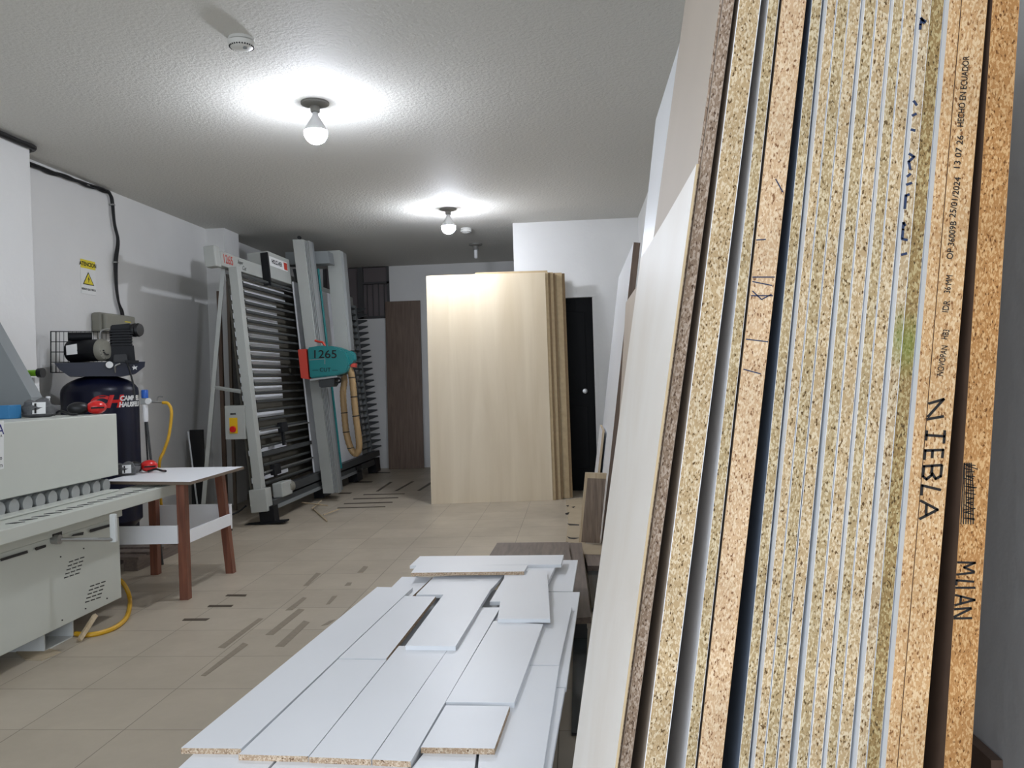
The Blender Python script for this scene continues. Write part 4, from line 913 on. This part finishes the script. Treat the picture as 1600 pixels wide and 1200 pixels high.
# things on the hood
zH = 1.143
def onh(px, D): p = aty(px, 640, D); return p.x
bb = B('blue_box', (-.045, -.05, 0), (.045, .05, .075), 'blue', bev=.004); bb.location = (onh(12, YH-.42), YH-.42, zH); tag(bb, 'small blue box on top of the edge bander', 'box')
def power_tool(loc, rz, label):
    e = empty('power_tool', loc, label, 'power tool', 'red and grey power tools', (0, 0, rz))
    bm = bmesh.new(); bmesh.ops.create_uvsphere(bm, u_segments=20, v_segments=12, radius=1); bmesh.ops.scale(bm, vec=(.055, .045, .04), verts=bm.verts); bmesh.ops.translate(bm, vec=(.06, 0, .042), verts=bm.verts); link('housing', bm, 'red', e, True)
    bm = bmesh.new(); bmesh.ops.create_uvsphere(bm, u_segments=16, v_segments=10, radius=1); bmesh.ops.scale(bm, vec=(.06, .042, .038), verts=bm.verts); bmesh.ops.translate(bm, vec=(-.035, 0, .04), verts=bm.verts); link('grip', bm, 'black', e, True)
    B('grip_slot', (.03, -.048, .035), (.1, -.035, .045), 'ink', e); return e
def bag(loc, rz, label, s=1):
    e = empty('dust_bag', loc, label, 'bag', 'grey dust bags with white labels', (0, 0, rz)); bm = bmesh.new(); random.seed(5)
    bmesh.ops.create_uvsphere(bm, u_segments=18, v_segments=12, radius=1)
    for v in bm.verts:
        k = 1+.12*math.sin(v.co.x*7+v.co.y*3)+.08*math.sin(v.co.z*9); v.co = Vector((v.co.x*.095*k*s, v.co.y*.06*k*s, (max(v.co.z, -.75)+.75)*.055*k*s))
    link('bag_body', bm, 'greyfab', e, True); bm = bmesh.new(); prism(bm, [(-.03*s, -.062*s, .02*s), (.035*s, -.062*s, .02*s), (.035*s, -.045*s, .085*s), (-.03*s, -.045*s, .085*s)], (0, -.004, 0)); link('white_label', bm, 'paper', e)
    bm = bmesh.new(); prism(bm, [(-.02*s, -.067*s, .024*s), (-.01*s, -.067*s, .024*s), (-.01*s, -.052*s, .08*s), (-.02*s, -.052*s, .08*s)], (0, -.002, 0)); link('label_print', bm, 'ink', e)
    return e
bag((onh(62, YH-.3), YH-.3, zH), .5, 'grey bag with a white label lying on top of the edge bander'); power_tool((onh(133, YH-.12), YH-.12, zH), .55, 'red tool with black grip on top of the edge bander')
T_ = T('dark_lead', [(0, 0, .01), (.06, -.03, .03), (.12, -.04, .012), (.17, -.05, .01)], .007, 'black'); T_.location = (onh(84, YH-.25), YH-.25, zH); tag(T_, 'short dark lead beside the grey bag on the edge bander', 'cable')
sb = LA('spray_bottle', [(0, 0), (.022, 0), (.022, .06), (.01, .08), (.008, .1), (.012, .104), (.012, .115), (0, .116)], (0, 0, 0), 'bulbneck'); sb.location = (onh(76, YH-.12), YH-.12, zH); tag(sb, 'small white bottle standing behind the grey bag', 'bottle')
z7 = .7265
def ont(px, D): return aty(px, 740, D).x
bag((ont(198, 5.18), 5.18, z7), .5, 'grey bag with a white label lying on the work table', .8); power_tool((ont(218, 5.3), 5.3, z7), .5, 'red tool with black grip lying on the white work table')
o = T('dark_lead', [(0, 0, .008), (.05, .01, .02), (.1, .0, .01), (.14, -.03, .01)], .007, 'black'); o.location = (ont(231, 5.3), 5.3, z7); tag(o, 'short black lead beside the red tool on the table', 'cable')
# lime flashlight on the rear tray
o = empty('flashlight', (aty(50, 583, YH).x, YH, 1.2), 'lime green and black torch standing behind the sloping grey cover', 'torch')
B('torch_stand', (-.02, -.02, 0), (.03, .02, aty(50, 590, YH).z-1.2), 'bulbneck', o); zt3 = aty(50, 583, YH).z-1.2
LA('torch_body', [(0, -.04), (.018, -.04), (.02, .04), (0, .04)], (-.0, 0, zt3), 'greenp', o, 'x'); LA('torch_head', [(0, .04), (.028, .04), (.03, .07), (0, .07)], (0, 0, zt3), 'black', o, 'x')

# ------------------------------------------------------------------ left wall fittings
def xw(px, py, X=XL+.002): return atx(px, py, X)
a = xw(125, 404); b = xw(150, 462)
sg = empty('warning_sign', (XL, (a.y+b.y)/2, (a.z+b.z)/2), 'yellow and white electrical warning sign on the left wall', 'sign')
sw = (b.y-a.y)/2*1.0; sh = (a.z-b.z)/2
B('sign_board', (0, -sw, -sh), (.004, sw, sh), 'paper', sg)
B('yellow_header', (.004, -sw, sh*.5), (.0045, sw, sh), 'signy', sg)
text('sign_text', 'ATENCION', .046, frame((.005, 0, sh*.74), (0, 1, 0), (0, 0, 1)), 'ink', sg, bold=.0012)
text('sign_text', 'RIESGO ELECTRICO', .022, frame((.0048, 0, -sh*.72), (0, 1, 0), (0, 0, 1)), 'ink', sg, bold=.0005)
bm = bmesh.new(); prism(bm, [(.004, -.078, -sh*.45), (.004, .078, -sh*.45), (.004, 0, sh*.32)], (.001, 0, 0)); link('triangle_border', bm, 'ink', sg)
bm = bmesh.new(); prism(bm, [(.005, -.064, -sh*.40), (.005, .064, -sh*.40), (.005, 0, sh*.22)], (.0005, 0, 0)); link('triangle', bm, 'signy', sg)
bm = bmesh.new(); prism(bm, [(.0055, .008, sh*.08), (.0055, -.012, -sh*.14), (.0055, .0, -sh*.12), (.0055, -.004, -sh*.34), (.0055, .016, -sh*.06), (.0055, .004, -sh*.08)], (.0005, 0, 0)); link('lightning_bolt', bm, 'ink', sg)
a = xw(163, 487, XL+.12); b = xw(212, 520, XL+.12)
bx_ = empty('electrical_enclosure', (XL, (a.y+b.y)/2, b.z), 'grey plastic electrical box on the left wall above the compressor', 'electrical box')
B('enclosure_body', (0, -(b.y-a.y)/2, -.02), (.09, (b.y-a.y)/2, a.z-b.z), 'boxgrey', bx_, .02); B('enclosure_lid', (.092, -(b.y-a.y)/2+.01, -.02), (.13, (b.y-a.y)/2-.01, a.z-b.z-.01), 'boxgrey', bx_, .015); B('enclosure_label', (.13, .05, (a.z-b.z)*.55), (.132, .14, (a.z-b.z)*.6), 'signy', bx_)
cb = empty('power_cable', (XL, 5.4, CEIL), 'bundle of black cables along the ceiling edge and down to the grey box', 'cable')
P = [xw(18, 243, XL+.02), xw(45, 256, XL+.02), xw(75, 268, XL+.02), xw(104, 277, XL+.02), xw(135, 289, XL+.02), xw(160, 297, XL+.02), xw(171, 303, XL+.02), xw(175, 320, XL+.02), xw(178, 350, XL+.02), xw(183, 375, XL+.02), xw(180, 410, XL+.02), xw(181, 445, XL+.02), xw(184, 470, XL+.02), xw(189, 487, XL+.02), xw(191, 499, XL+.02)]
P2 = [p-Vector((XL, 5.4, CEIL)) for p in P]
for k in range(3): T('cable_strand', [p+Vector((.006*k, .006*math.sin(i*1.7+k*2), .012*math.sin(i*2.1+k*2.3))) for i, p in enumerate(P2)], .009, 'black', cb)
Pn = [Vector((XL+.27, y, CEIL-.03)) for y in (3.6, 4.2, 4.8, 5.3)]+[Vector((XL+.25, 5.46, CEIL-.03)), Vector((XL+.02, 5.46, CEIL-.05)), P[0]]
T('cable_strand', [p-Vector((XL, 5.4, CEIL)) for p in Pn], .02, 'black', cb, sub=4)
for p in (P[4], P[7], P[10]): B('cable_clip', p-Vector((XL, 5.4, CEIL))-Vector((.02, .018, .006)), p-Vector((XL, 5.4, CEIL))+Vector((.02, .018, .006)), 'steel', cb)

# ------------------------------------------------------------------ light: daylight through the open shop front behind the camera, and the two bulbs
w = bpy.data.worlds.new('daylight'); sc.world = w; w.use_nodes = True
bg = w.node_tree.nodes['Background']; bg.inputs[0].default_value = (.80, .88, 1.0, 1); bg.inputs[1].default_value = 3.3
S('floor_outside', (XL-3, YF-6, -.12), (XR+3, YF, -.02), 'asphalt')
ar = bpy.data.lights.new('shop_front_portal', 'AREA'); ar.shape = 'RECTANGLE'; ar.size = XR-XL; ar.size_y = 3.0; ar.cycles.is_portal = True
ao = bpy.data.objects.new('shop_front_portal', ar); C.objects.link(ao); ao.location = ((XL+XR)/2, YF-.02, 1.5); ao.rotation_euler = (PI/2, 0, 0)
sc.view_settings.view_transform = 'Standard'; sc.view_settings.look = 'None'; sc.view_settings.gamma = 1; sc.view_settings.use_curve_mapping = False
sc.view_settings.exposure = 0.14
